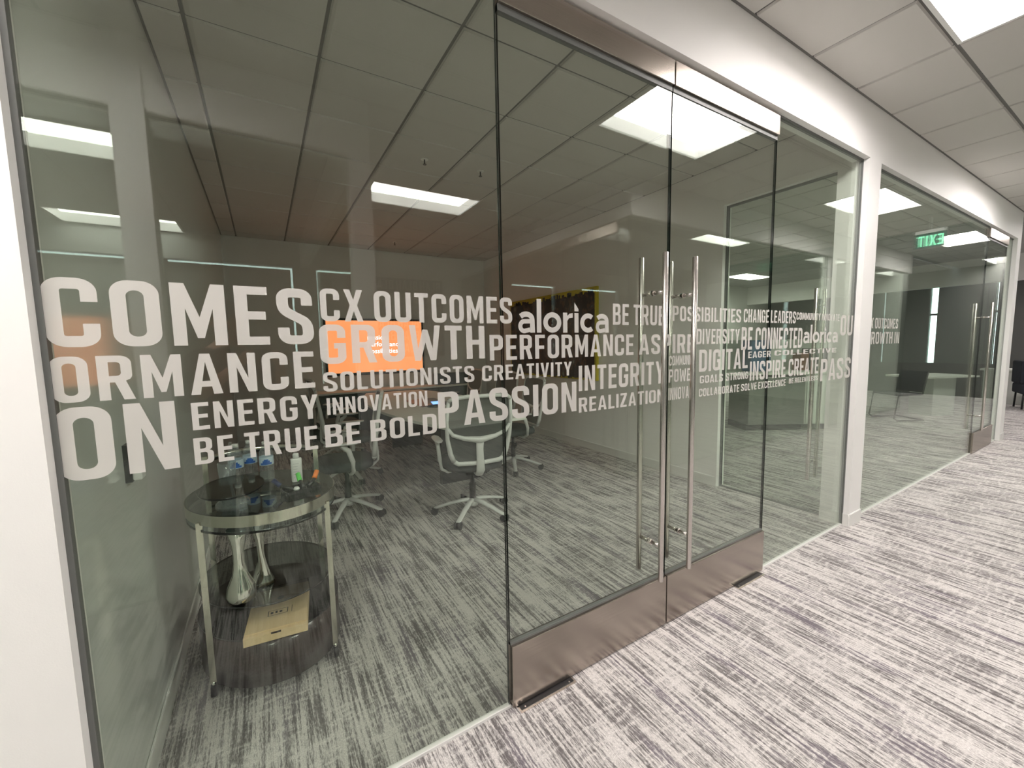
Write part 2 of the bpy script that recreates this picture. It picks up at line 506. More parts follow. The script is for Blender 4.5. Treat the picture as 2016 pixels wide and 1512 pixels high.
# ------------------------------------------------------------------ ceilings: recessed grid + lay-in tiles
_tile = {}
def tile_mesh(sx, sy):
    k = (round(sx, 3), round(sy, 3))
    if k not in _tile:
        m = MB(); g = .0085; b = .006
        x0, x1, y0, y1 = g, k[0] - g, g, k[1] - g
        lo = [(x0 + b, y0 + b, 0), (x0 + b, y1 - b, 0), (x1 - b, y1 - b, 0), (x1 - b, y0 + b, 0)]
        hi = [(x0, y0, .011), (x0, y1, .011), (x1, y1, .011), (x1, y0, .011)]
        m.quad(lo, 'tile_white')
        for i in range(4):
            j = (i + 1) % 4
            m.quad([lo[j], lo[i], hi[i], hi[j]], 'tile_white')
        _tile[k] = m.mesh('ceiling_tile')
    return _tile[k]
LIGHTS = [(1.479, -1.12), (5.137, -1.12), (8.794, -1.12), (12.45, -1.12), (-2.179, -1.12),  # last one is unseen: continues the row's spacing, added for lighting
          (.26, -3.558), (-2.788, -3.558), (-2.788, -5.997), (5.137, -2.949), (9.4, 4.367)]
def lit(x, y):
    return any(a - .01 < x < a + 1.23 and b - .01 < y < b + .62 for a, b in LIGHTS)
def ceiling(name, x0, x1, y0, y1, xo, yo, label, tiles=True):
    g = MB()
    g.box(x0, x1, y0, y1, ZC + .20, ZH, 'grid_shade')
    root = struct(name, g, label, cat='ceiling')
    xs = [x0] + [xo + G * k for k in range(-30, 60) if x0 + .03 < xo + G * k < x1 - .03] + [x1]
    ys = [y0] + [yo + G * k for k in range(-30, 60) if y0 + .03 < yo + G * k < y1 - .03] + [y1]
    t = MB()
    t.box(x0, x1, y0, y0 + .012, ZC + .002, ZC + .012, 'grid_shade'); t.box(x0, x1, y1 - .012, y1, ZC + .002, ZC + .012, 'grid_shade')
    t.box(x0, x0 + .012, y0, y1, ZC + .002, ZC + .012, 'grid_shade'); t.box(x1 - .012, x1, y0, y1, ZC + .002, ZC + .012, 'grid_shade')
    t.build('wall_angle', root)
    tb = MB()
    for x in xs[1:-1]:
        for ya, yb in zip(ys[:-1], ys[1:]):
            ym = (ya + yb) / 2
            if not (lit(x - .05, ym) and lit(x + .05, ym)): tb.box(x - .012, x + .012, ya, yb, ZC + .0111, ZC + .016, 'grid_shade')
    for y in ys[1:-1]:
        cur = x0
        for x in xs[1:-1]:
            if not lit((cur + x) / 2, y + .01) or not lit((cur + x) / 2, y - .01): tb.box(cur + .012, x - .012, y - .012, y + .012, ZC + .0111, ZC + .016, 'grid_shade')
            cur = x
        tb.box(cur + .012, x1, y - .012, y + .012, ZC + .0111, ZC + .016, 'grid_shade')
    tb.build('grid_bars', root)
    far = MB()
    for i in range(len(xs) - 1):
        for j in range(len(ys) - 1):
            cx, cy2 = (xs[i] + xs[i + 1]) / 2, (ys[j] + ys[j + 1]) / 2
            if lit(cx, cy2): continue
            sx, sy = xs[i + 1] - xs[i], ys[j + 1] - ys[j]
            if tiles:
                link_copy(tile_mesh(sx, sy), 'ceiling_tile', root, (xs[i], ys[j], ZC))
            else:
                far.box(xs[i] + .008, xs[i + 1] - .008, ys[j] + .008, ys[j + 1] - .008, ZC, ZC + .011, 'tile_dimmed')
    if not tiles:
        tag(far.build('ceiling_tiles', root), kind='stuff')
    return root
ceiling('ceiling', XW0, XE2, YO, YF, 1.479, -.51, 'corridor ceiling of white lay-in tiles')
ceiling('ceiling_room', XL, XP, YI, YB, .235, .135, 'meeting room ceiling of white lay-in tiles')
ceiling('ceiling_next_room', XP + .12, XE2, YI, YB, .26, .135, 'ceiling of the neighbouring room')
ceiling('ceiling_cross', XC0, XC1, YW, YO, .26, -.51 , 'cross corridor ceiling of white lay-in tiles')
ceiling('ceiling_office', XE2, XW1, YO, YB, 1.479, -.51, 'open office ceiling of white tiles in a darkened tone', False)
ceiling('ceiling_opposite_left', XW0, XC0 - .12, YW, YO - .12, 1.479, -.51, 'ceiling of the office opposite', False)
ceiling('ceiling_opposite_right', XC1 + .12, XW1, YW, YO - .12, 1.479, -.51, 'ceiling of the second office opposite', False)

# ------------------------------------------------------------------ troffers
LX, LY, RC = 1.2192, .6096, .105
def make_light():
    t = thing('ceiling_light', 'x', 'ceiling light')
    f = MB(); o, i = .008, .028
    f.box(o, LX - o, o, i, ZC - .004, ZC + RC, 'enamel'); f.box(o, LX - o, LY - i, LY - o, ZC - .004, ZC + RC, 'enamel')
    f.box(o, i, i, LY - i, ZC - .004, ZC + RC, 'enamel'); f.box(LX - i, LX - o, i, LY - i, ZC - .004, ZC + RC, 'enamel')
    f.box(o, LX - o, o, LY - o, ZC + RC + .07, ZC + RC + .08, 'enamel')
    f.build('frame', t)
    p = MB(); n = 8
    def side(a, b):
        rows = []
        for k in range(n + 1):
            s = k / n; y = a + (b - a) * s
            z = ZC + RC + .055 * sin(s * pi * .5)
            rows.append([(i, y, z), (LX - i, y, z)])
        p.grid(rows if a < b else rows[::-1], 'pan_on')
    side(i, .20); side(LY - i, LY - .20)
    for xx in (i, LX - i):
        p.quad([(xx, i, ZC + RC), (xx, LY - i, ZC + RC), (xx, LY - i, ZC + RC + .07), (xx, i, ZC + RC + .07)], 'pan_on')
    p.build('reflector_pan', t)
    l = MB(); rows = []
    for k in range(13):
        s = k / 12; y = .185 + (LY - .37) * s
        z = ZC + RC + .055 - .045 * sin(s * pi)
        rows.append([(i + .035, y, z), (LX - i - .035, y, z)])
    l.grid(rows, 'lens_on')
    for xx in (i + .035, LX - i - .035):
        l.quad([(xx, r[0][1], r[0][2]) for r in rows], 'lens_on')
    l.build('curved_lens', t)
    return t
LL = ['bright recessed ceiling light over the glass doors in the corridor',
      'recessed corridor light past the first white post, before the exit sign',
      'recessed corridor light beyond the hanging exit sign',
      'farthest recessed light at the open office end',
      'unseen recessed corridor light added at the near end behind the camera',
      'recessed light in the cross corridor nearest the corridor',
      'recessed light in the opposite left office nearest the corridor',
      'recessed light in the opposite left office beside its windows',
      'recessed light in the opposite right office',
      'recessed light deep in the open office by the back wall',
      ]
lt = make_light()
for k, (x, y) in enumerate(LIGHTS):
    o = lt if k == 0 else copy_thing(lt, (0, 0, 0), 0)
    o.location = (x, y, 0); o['label'] = LL[k]; o['group'] = 'recessed ceiling lights'

# ------------------------------------------------------------------ glazing
def pane(x0, x1, z0, z1, y=0.0, th=.012, axis='x', mat='pane_glass'):
    """glass sheet: faces in glass, thin edges in dark green"""
    m = MB(); h = th / 2
    if axis == 'x': B = (x0, x1, y - h, y + h, z0, z1); big = 'fb'
    else: B = (y - h, y + h, x0, x1, z0, z1); big = 'lr'
    m.box(*B, mat, skip='fbrlud'.replace(big[0], '').replace(big[1], ''))
    m.box(*B, 'edge_green', skip=big)
    return m
def steel_rail(x0, x1, z0, z1, t=.019):
    return box(x0, x1, -t, t, z0, z1, 'brushed_steel')

def pull_handle(parent, x, z0=.29, z1=1.84, off=.068):
    for s, nm in ((-1, 'pull_handle'), (1, 'pull_handle')):
        h = MB(); r = .0130
        h.lathe([(r * .8, 0), (r, .003), (r, z1 - z0 - .003), (r * .8, z1 - z0)], 'steel_post', (x, s * off, z0), 20)
        o = h.build(nm, parent)
        for zz in (z0 + .175, z1 - .175):
            q = MB(); q.tube([(x, s * .006, zz), (x, s * (off - .008), zz)], .0085, 'steel_post', 14)
            q.tube([(x, s * .006, zz), (x, s * .012, zz)], .013, 'steel_post', 14)
            q.build('standoff', o)

def glass_door(name, x0, x1, hx, label, bx0=None, bx1=None):
    root = struct(name, None, label, cat='glass door')
    g = .004
    pane(x0 + g, x1 - g, .26, 2.60).build('glass_pane', root)
    steel_rail(x0 + g, x1 - g, .006, .2615, .024).build('bottom_rail', root, bevel=.002)
    steel_rail(x0 + g, x1 - g, 2.596, 2.702, .022).build('top_rail', root, bevel=.002)
    r = MB()
    r.box(x0 + g, x1 - g, -.010, .010, 2.574, 2.596, 'seal')
    r.box(x0 + g, x1 - g, -.009, .009, .2615, .270, 'seal')
    r.build('glazing_seal', root)
    pull_handle(root, hx)
    return root
door1 = glass_door('door_1', 0, DW, DW - .105, 'left leaf of the glass double door with steel rails')
door2 = glass_door('door_2', DW, 2 * DW, DW + .108, 'right leaf of the glass double door with steel rails')
door3 = glass_door('door_3', 6.60, 7.54, 6.70, 'glass door of the neighbouring room at the corridor end')

def fixed(name, x0, x1, label, y=0.0):
    root = struct(name, None, label, cat='glass wall')
    pane(x0 + .004, x1 - .004, .004, ZT - .004, y).build('glass_pane', root)
    c = MB()
    c.box(x0, x1, y - .010, y + .010, 0, .010, 'base_grey')
    c.box(x0, x1, y - .011, y + .011, ZT - .012, ZT, 'seal')
    c.build('channel', root)
    return root
win1 = fixed('window_1', XL, 0, 'wide fixed glass pane left of the doors with large frosted words')
win2 = fixed('window_2', 2 * DW, XP, 'fixed glass pane right of the doors')
win3 = fixed('window_3', XP2, 6.60, 'fixed glass of the neighbouring room past the white post')
win4 = fixed('window_4', 7.54, XE, 'narrow fixed pane at the far end post')
MB().box(XL, XL + .011, -.011, .011, 0, ZT, 'seal').build('side_seal', win1)
MB().box(XP - .009, XP, -.011, .011, 0, ZT, 'seal').build('side_seal', win2)
# side partition glazing of the meeting room
root = struct('door_5', None, 'glass door in the right wall of the meeting room', cat='glass door')
pane(.149, 1.010, .010, 2.685, XP + .06, axis='y').build('glass_pane', root)
for sx_ in (-1, 1):
    h = MB(); h.lathe([(.012, 0), (.015, .003), (.015, 1.547), (.012, 1.55)], 'steel_post', (XP + .06 + sx_ * .068, .24, .29), 18)
    ho = h.build('pull_handle', root)
    for zz in (.44, 1.71):
        MB().tube([(XP + .06 + sx_ * .007, .24, zz), (XP + .06 + sx_ * .058, .24, zz)], .008, 'steel_post', 12).build('standoff', ho)
c = MB(); c.box(XP + .05, XP + .07, .145, 1.03, 0, .012, 'seal'); c.box(XP + .045, XP + .075, .145, 1.03, 2.685, 2.70, 'seal')
c.box(XP + .045, XP + .075, 1.015, 1.03, 0, 2.70, 'seal'); c.build('channel', root)
# neighbouring room far side
root = struct('window_6', None, 'glass side wall between neighbouring room and open office', cat='glass wall')
pane(YI, 4.4, .004, ZC - .005, XE + .1, axis='y').build('glass_pane', root)
# opposite glass fronts
def opp(name, x0, x1, label):
    root = struct(name, None, label, cat='glass wall')
    pane(x0 + .004, x1 - .004, .004, ZT - .004, YO - .05).build('glass_pane', root)
opp('window_7', XW0, -1.35, 'glass front of the opposite office at the near end')
opp('window_8', -1.21, -.19, 'glass front of the opposite office beside the cross corridor')
opp('window_9', XC1, 6.85, 'glass front of the second opposite office')
opp('window_10', 7.05, XO, 'glass front of the last opposite office')
root = struct('window_11', None, 'glass side of the opposite left office on the cross corridor', cat='glass wall')
pane(YW, YO - .15, .004, ZT - .004, XC0 - .06, axis='y').build('glass_pane', root)
root = struct('window_12', None, 'glass side of the second opposite office on the cross corridor', cat='glass wall')
pane(YW, -2.80, .004, ZT - .004, XC1 + .03, axis='y').build('glass_pane', root)
pane(-1.865, YO - .05, .004, ZT - .004, XC1 + .03, axis='y').build('glass_pane', root)
root = struct('door_4', None, 'glass door on the cross corridor with steel rails', cat='glass door')
pane(-2.795, -1.870, .26, 2.60, XC1 + .03, axis='y').build('glass_pane', root)
box(XC1 + .008, XC1 + .052, -2.795, -1.870, 2.596, 2.702, 'brushed_steel').build('top_rail', root)
box(XC1 + .008, XC1 + .052, -2.795, -1.870, .006, .26, 'brushed_steel').build('bottom_rail', root)
for s in (-.07, .07):
    MB().tube([(XC1 + .03 + s, -2.0, .29), (XC1 + .03 + s, -2.0, 1.84)], .0125, 'steel_post', 14).build('pull_handle', root)
# exterior windows with roller shades
def shaded(name, x0, x1, label, gapr=.03):
    root = struct(name, None, label, cat='window')
    pane(x0, x1, .8, 2.72, YW - .138).build('glass_pane', root)
    b = MB(); b.box(x0 + .004, x1 - gapr, YW - .118, YW - .114, .79, 2.690, 'shade_fabric'); b.build('roller_shade', root)
    f = MB(); f.box(x0, x0 + .05, YW - .13, YW - .119, .8, 2.72, 'black_plastic'); f.box(x0, x1, YW - .13, YW - .119, .8, .85, 'black_plastic')
    f.build('window_frame', root)
for k, (a, b, za, zb) in enumerate(OW):
    shaded('window_%d' % (13 + k), a, b, 'outer window with grey roller shade, daylight at its edges, number %s from the corridor start' % ('one', 'two', 'three', 'four', 'five')[k])
root = struct('window_18', None, 'far office window with two grey shades and a gap of daylight', cat='window')
pane(1.0, 3.0, .8, 2.72, XW1 + .08, axis='y').build('glass_pane', root)
box(XW1 + .02, XW1 + .024, 1.012, 1.98, .79, 2.700, 'shade_fabric').build('roller_shade', root)
box(XW1 + .02, XW1 + .024, 2.09, 2.985, .79, 2.700, 'shade_fabric').build('roller_shade', root)
f = MB(); f.box(XW1 + .05, XW1 + .10, 1.92, 1.97, .8, 2.72, 'black_plastic'); f.box(XW1 + .05, XW1 + .10, 1.0, 3.0, 1.98, 2.03, 'black_plastic'); f.build('window_frame', root)

# ------------------------------------------------------------------ lettering: hand drawn condensed capitals (unit height)
T = .160
def arc(cx, cy, rx, ry, a0, a1, n=7):
    return [(cx + rx * cos(radians(a0 + (a1 - a0) * k / n)), cy + ry * sin(radians(a0 + (a1 - a0) * k / n))) for k in range(n + 1)]
def rr(x0, y0, x1, y1, r, ry=None, c='1111'):
    ry = ry or r; P = []
    for k, (cx, cy, a) in enumerate(((x1 - r, y1 - ry, 0), (x0 + r, y1 - ry, 90), (x0 + r, y0 + ry, 180), (x1 - r, y0 + ry, 270))):
        if c[k] == '1': P += arc(cx, cy, r, ry, a, a + 90)
        else: P.append(((x1, y1), (x0, y1), (x0, y0), (x1, y0))[k])
    return P
def stroke(path, t=T):
    Lft, Rgt = [], []
    for i, (x, y) in enumerate(path):
        a = path[max(i - 1, 0)]; b = path[min(i + 1, len(path) - 1)]
        dx, dy = b[0] - a[0], b[1] - a[1]; n = math.hypot(dx, dy) or 1
        nx, ny = -dy / n * t / 2, dx / n * t / 2
        Lft.append((x + nx, y + ny)); Rgt.append((x - nx, y - ny))
    return Lft + Rgt[::-1]
def bez(p0, p1, p2, p3, n=8):
    return [tuple((1 - t) ** 3 * p0[i] + 3 * (1 - t) ** 2 * t * p1[i] + 3 * (1 - t) * t * t * p2[i] + t ** 3 * p3[i] for i in (0, 1)) for t in [k / n for k in range(n + 1)]]
def glyph(c):
    """-> width, list of shapes; a shape = [outer, hole, hole...]"""
    t = T; w = .50; h = t / 2; r = .19; ri = .09
    if c == 'I': return t, [[[(0, 0), (t, 0), (t, 1), (0, 1)]]]
    if c == 'L': w = .40; return w, [[[(0, 0), (w, 0), (w, t * .9), (t, t * .9), (t, 1), (0, 1)]]]
    if c == 'T': w = .44; a = (w - t) / 2; return w, [[[(a, 0), (a + t, 0), (a + t, 1 - t * .9), (w, 1 - t * .9), (w, 1), (0, 1), (0, 1 - t * .9), (a, 1 - t * .9)]]]
    if c == 'E': w = .42; e = t * .88; return w, [[[(0, 0), (w, 0), (w, e), (t, e), (t, .435), (w * .92, .435), (w * .92, .435 + e), (t, .435 + e), (t, 1 - e), (w, 1 - e), (w, 1), (0, 1)]]]
    if c == 'F': w = .41; e = t * .88; return w, [[[(0, 0), (t, 0), (t, .41), (w * .92, .41), (w * .92, .41 + e), (t, .41 + e), (t, 1 - e), (w, 1 - e), (w, 1), (0, 1)]]]
    if c == 'H': e = t * .9; return w, [[[(0, 0), (t, 0), (t, .43), (w - t, .43), (w - t, 0), (w, 0), (w, 1), (w - t, 1), (w - t, .43 + e), (t, .43 + e), (t, 1), (0, 1)]]]
    if c == 'O': return w, [[rr(0, 0, w, 1, r, .2), rr(t, t * .92, w - t, 1 - t * .92, ri)]]
    if c == 'D': return w, [[rr(0, 0, w, 1, r, .2, '1001'), rr(t, t * .92, w - t, 1 - t * .92, ri, None, '1001')]]
    if c in 'CG':
        p = [(w - h, .66)] + arc(w - r, 1 - r, r - h, r - h, 0, 90) + arc(r, 1 - r, r - h, r - h, 90, 180) + arc(r, r, r - h, r - h, 180, 270) + arc(w - r, r, r - h, r - h, 270, 360)
        if c == 'C': return w, [[stroke(p + [(w - h, .34)])]]
        return w, [[stroke(p + [(w - h, .39)])], [[(w * .54, .39), (w, .39), (w, .53), (w * .54, .53)]]]
    if c == 'S':
        p = [(w - h, .70)] + arc(w - r, 1 - r, r - h, r - h, 0, 90) + arc(r, 1 - r, r - h, r - h, 90, 180)
        p += bez((h, .76), (h, .60), (w * .25, .58), (w * .5, .50)) + bez((w * .5, .50), (w * .75, .42), (w - h, .40), (w - h, .24))
        p += arc(w - r, r, r - h, r - h, 0, -90) + arc(r, r, r - h, r - h, 270, 180) + [(h, .30)]
        q = [p[0]]
        for a in p[1:]:
            if math.hypot(a[0] - q[-1][0], a[1] - q[-1][1]) > 1e-3: q.append(a)
        return w, [[stroke(q)]]
    if c == 'U':
        p = [(h, 1)] + arc(r, r, r - h, r - h, 180, 270) + arc(w - r, r, r - h, r - h, 270, 360) + [(w - h, 1)]
        return w, [[stroke(p)]]
    if c == 'N': return w, [[[(0, 0), (t * .95, 0), (t * .95, .64), (w - t, 0), (w, 0), (w, 1), (w - t * .95, 1), (w - t * .95, .36), (t, 1), (0, 1)]]]
    if c == 'M': w = .62; return w, [[[(0, 0), (t * .95, 0), (t * .95, .60), (w / 2 - .04, .12), (w / 2 + .04, .12), (w - t * .95, .60), (w - t * .95, 0), (w, 0), (w, 1), (w - t, 1), (w / 2, .46), (t, 1), (0, 1)]]]
    if c == 'A':
        w = .54; a = .085; x = lambda y: t + (w / 2 - t) * y / .86
        return w, [[[(0, 0), (t, 0), (x(.19), .19), (w - x(.19), .19), (w - t, 0), (w, 0), (w / 2 + a, 1), (w / 2 - a, 1)], [(x(.33), .33), (w - x(.33), .33), (w / 2, .80)]]]
    if c == 'V': w = .52; return w, [[[(w / 2 - .08, 0), (w / 2 + .08, 0), (w, 1), (w - t, 1), (w / 2, .24), (t, 1), (0, 1)]]]
    if c == 'W':
        w = .74; q = w / 4
        return w, [[[(q - .07, 0), (q + .07, 0), (w / 2, .52), (w - q - .07, 0), (w - q + .07, 0), (w, 1), (w - t * .9, 1), (w - q - .01, .34), (w / 2 + .06, .88), (w / 2 - .06, .88), (q + .01, .34), (t * .9, 1), (0, 1)]]]
    if c == 'X':
        w = .52; m = w / 2; s_ = .1
        return w, [[[(0, 0), (t * 1.02, 0), (m, .33), (w - t * 1.02, 0), (w, 0), (m + s_, .51), (w, 1), (w - t * 1.02, 1), (m, .69), (t * 1.02, 1), (0, 1), (m - s_, .51)]]]
    if c == 'Y': w = .52; m = w / 2; return w, [[[(m - h, 0), (m + h, 0), (m + h, .40), (w, 1), (w - t * 1.02, 1), (m, .60), (t * 1.02, 1), (0, 1), (m - h, .40)]]]
    if c == 'Z': w = .44; e = t * .9; return w, [[[(0, 0), (w, 0), (w, e), (t * 1.15, e), (w, 1 - e), (w, 1), (0, 1), (0, 1 - e), (w - t * 1.15, 1 - e), (0, e)]]]
    if c in 'PR':
        w = .49; yb = .40; r2 = .17; e = t * .9
        hole = rr(t, yb + e, w - t, 1 - e, .07, None, '1001')
        bowl = arc(w - r2, yb + r2, r2, r2, -90, 0) + arc(w - r2, 1 - r2, r2, r2, 0, 90)
        if c == 'P': return w, [[[(0, 0), (t, 0), (t, yb)] + bowl + [(0, 1)], hole]]
        return w + .02, [[[(0, 0), (t, 0), (t, yb), (w * .48, yb), (w + .02 - t * 1.05, 0), (w + .02, 0), (w * .80, yb + .03)] + bowl[4:] + [(0, 1)], hole]]
    if c == 'B':
        w = .50; r2 = .16; e = t * .86; ym = .52
        outer = [(0, 0)] + arc(w - r2, r2, r2, r2, -90, 0) + arc(w - .12, ym - .13, .12, .13, 0, 70, 4) + arc(w - .14, ym + .13, .115, .13, -70, 0, 4) + arc(w - .025 - r2, 1 - r2, r2, r2, 0, 90) + [(0, 1)]
        return w, [[outer, rr(t, e, w - t, ym - e / 2, .065, None, '1001'), rr(t, ym + e / 2, w - .025 - t, 1 - e, .065, None, '1001')]]
    return .2, []
def text_mesh(word, x0, x1, z0, z1, y, mat, name='lettering', pad=.115, flip=False, axis='y'):
    """word filling the box x0..x1, z0..z1, flat sheet facing -Y (axis y)"""
    cur = 0; pos = []
    for ch in word:
        if ch == ' ': cur += .20; continue
        w, sh = glyph(ch); pos.append((cur, sh)); cur += w + pad
    tot = cur - pad; sx = (x1 - x0) / tot; sz = z1 - z0
    me = MB(); i = me.mi(mat)
    for cx, sh in pos:
        for loops in sh:
            b = len(me.v)
            flat = [p for lp in loops for p in lp]
            for p in flat:
                X = x0 + (cx + p[0]) * sx; Z = z0 + p[1] * sz
                me.v.append((X, y, Z) if axis == 'y' else (y, X, Z))
            tri = tessellate_polygon([[Vector((p[0], p[1], 0)) for p in lp] for lp in loops])
            for a in tri:
                A, B_, C_ = [flat[k] for k in a]
                area = (B_[0] - A[0]) * (C_[1] - A[1]) - (B_[1] - A[1]) * (C_[0] - A[0])
                if abs(area) < 1e-9: continue
                a = a if area > 0 else a[::-1]
                me.f.append(tuple(b + k for k in a)); me.m.append(i); me.smooth.append(False)
    return me
def split_at(word, x0, x1, seam, pad=.115):
    """letters left / right of a seam -> two (word, x0, x1)"""
    cur = 0; L_ = []
    for ch in word:
        if ch == ' ': cur += .20; L_.append((ch, cur, cur)); continue
        w, _ = glyph(ch); L_.append((ch, cur, cur + w)); cur += w + pad
    tot = cur - pad; k = (x1 - x0) / tot
    A = [q for q in L_ if x0 + (q[1] + q[2]) / 2 * k < seam]; B = [q for q in L_ if x0 + (q[1] + q[2]) / 2 * k >= seam]
    res = []
    for part in (A, B):
        part = [q for q in part]
        while part and part[0][0] == ' ': part.pop(0)
        while part and part[-1][0] == ' ': part.pop()
        if part: res.append((''.join(q[0] for q in part), x0 + part[0][1] * k, x0 + part[-1][2] * k))
    return res
YT = -.0085
def words(lst, dx=0.0, roots=None):
    for word, x0, x1, z0, z1 in lst:
        x0 += dx; x1 += dx
        parts = [(word, x0, x1)]
        for seam in (0.0, DW, 2 * DW):
            nx = []
            for p in parts:
                if p[1] < seam < p[2]: nx += split_at(p[0], p[1], p[2], seam)
                else: nx.append(p)
            parts = nx
        for wd_, a, b in parts:
            c = (a + b) / 2
            root = roots or (win1 if c < 0 else door1 if c < DW else door2 if c < 2 * DW else win2)
            o = text_mesh(wd_, a, b, z0, z1, YT, 'frost_vinyl').build('lettering', root)
            o['label'] = 'frosted vinyl letters %s' % wd_
WORDS = [
 ('COMES', -1.157, -.625, 1.452, 1.606), ('ORMANCE', -1.159, -.630, 1.327, 1.431), ('ON', -1.163, -.950, 1.146, 1.316),
 ('ENERGY', -.918, -.626, 1.237, 1.307), ('BE TRUE', -.920, -.633, 1.147, 1.216),
 ('CX OUTCOMES', -.604, .040, 1.517, 1.611), ('GROWTH', -.612, -.077, 1.393, 1.508),
 ('SOLUTIONISTS', -.609, -.121, 1.312, 1.369), ('CREATIVITY', -.090, .320, 1.311, 1.367),
 ('INNOVATION', -.603, -.296, 1.243, 1.293), ('BE BOLD', -.613, -.267, 1.147, 1.214),
 ('PASSION', -.260, .344, 1.161, 1.284),
 ('BE TRUE', .550, .885, 1.518, 1.609), ('PERFORMANCE', -.057, .679, 1.384, 1.476),
 ('ASPIRE', .715, 1.115, 1.384, 1.476), ('INTEGRITY', .357, .890, 1.242, 1.348), ('REALIZATION', .357, .890, 1.152, 1.214),
 ('POSSIBILITIES', .945, 1.528, 1.540, 1.613), ('CHANGE LEADERS', 1.556, 2.140, 1.542, 1.616),
 ('DIVERSITY', 1.135, 1.520, 1.425, 1.503), ('BE CONNECTED', 1.540, 2.235, 1.387, 1.514),
 ('COMMUNITY', .925, 1.135, 1.325, 1.372), ('POWER', .925, 1.135, 1.242, 1.306), ('INNOVATE', .925, 1.135, 1.155, 1.215),
 ('DIGITAL', 1.162, 1.612, 1.283, 1.396), ('EAGER', 1.614, 1.858, 1.339, 1.376), ('COLLECTIVE', 1.90, 2.74, 1.345, 1.376),
 ('GOALS', 1.171, 1.375, 1.222, 1.262), ('STRONG', 1.40, 1.621, 1.222, 1.263), ('INSPIRE CREATE', 1.636, 2.48, 1.208, 1.318),
 ('COLLABORATE SOLVE EXCELLENCE', 1.166, 2.05, 1.153, 1.194), ('BE RELENTLESS', 2.088, 2.48, 1.162, 1.194),
 ('COMMUNITY INNOVATE', 2.150, 2.765, 1.566, 1.612), ('OU', 2.790, 2.990, 1.464, 1.609), ('PASS', 2.515, 2.995, 1.150, 1.302),
]
words(WORDS)
words([('CX OUTCOMES', 3.26, 3.90, 1.517, 1.600), ('GROWTH IN', 3.26, 3.95, 1.393, 1.490)], 0, win3)
# lower-case wordmark with a flame-shaped dot
def wordmark(parent, x0, x1, z0, z1):
    t = .155; xh = .62; h = t / 2; sh = []; cur = 0
    def ring(cx, w, a0=0, a1=360, n=24):
        return [(cx + (w / 2 - h) * cos(radians(a0 + (a1 - a0) * k / n)), xh / 2 + (xh / 2 - h) * sin(radians(a0 + (a1 - a0) * k / n))) for k in range(n + 1)]
    def a_(c):
        w = .56
        hook = stroke([(c + .09, .47)] + arc(c + .27, xh - h - .15, .20, .15, 140, 0, 8)[0:] + [(c + w - h - .01, .30), (c + w - h, 0)], t)
        bowl = stroke([(c + w - t - .005, .335)] + arc(c + .21, .19, .21 - h, .19 - h + .03, 90, 270, 12) + [(c + w - t - .005, .09)], t * .85)
        sh.append([hook]); sh.append([bowl]); return w
    def o_(c):
        w = .64; sh.append([arc(c + w / 2, xh / 2, w / 2, xh / 2, 0, 350, 26), arc(c + w / 2, xh / 2, w / 2 - t, xh / 2 - t, 0, 350, 26)]); return w
    for ch in 'alorica':
        if ch == 'a': w = a_(cur)
        elif ch == 'l': w = t; sh.append([[(cur, 0), (cur + t, 0), (cur + t, 1), (cur, 1)]])
        elif ch == 'o': w = o_(cur)
        elif ch == 'r': w = .36; sh.append([[(cur, 0), (cur + t, 0), (cur + t, .36), (cur + t + .06, .45), (cur + w, .47), (cur + w, xh), (cur + t + .08, xh - .03), (cur + t, xh - .10), (cur + t, xh), (cur, xh)]])
        elif ch == 'i':
            w = t; sh.append([[(cur, 0), (cur + t, 0), (cur + t, xh), (cur, xh)]]); sh.append([[(cur, xh + .05), (cur + t, xh + .05), (cur + t, .74), (cur, .95)]])
        else:
            w = .54; sh.append([stroke(ring(cur + .31, .62, 48, 312), t)])
        cur += w + .065
    tot = cur - .065; me = MB(); i = me.mi('frost_vinyl')
    for loops in sh:
        b = len(me.v); flat = [p for lp in loops for p in lp]
        me.v += [(x0 + p[0] / tot * (x1 - x0), YT, z0 + p[1] * (z1 - z0)) for p in flat]
        for a in tessellate_polygon([[Vector((p[0], p[1], 0)) for p in lp] for lp in loops]):
            me.f.append(tuple(b + k for k in a)); me.m.append(i); me.smooth.append(False)
    o = me.build('wordmark', parent); o['label'] = 'frosted lower-case wordmark with flame-shaped dot'
wordmark(door1, .064, .526, 1.484, 1.612)
wordmark(win2, 2.250, 2.753, 1.416, 1.536)

# ------------------------------------------------------------------ floor closers under the doors
def closer(x0, x1, label):
    t = thing('floor_closer', label, 'floor plate', ((x0 + x1) / 2, -.020, 0), group='floor closers of the double door')
    hw = (x1 - x0) / 2
    box(-hw, hw, -.036, .07, 0.0, .003, 'steel_post').build('cover_plate', t)
    box(-hw + .008, hw - .008, -.026, .065, .003, .0045, 'black_plastic').build('pit', t)
    for s in (-.8, .8):
        MB().lathe([(.004, 0), (.003, .0015)], 'steel_post', (s * hw, -.02, .0045), 10).build('screw', t)
closer(.02, .30, 'steel floor closer plate under the left door rail')
closer(1.52, 1.80, 'steel floor closer plate under the right door rail')

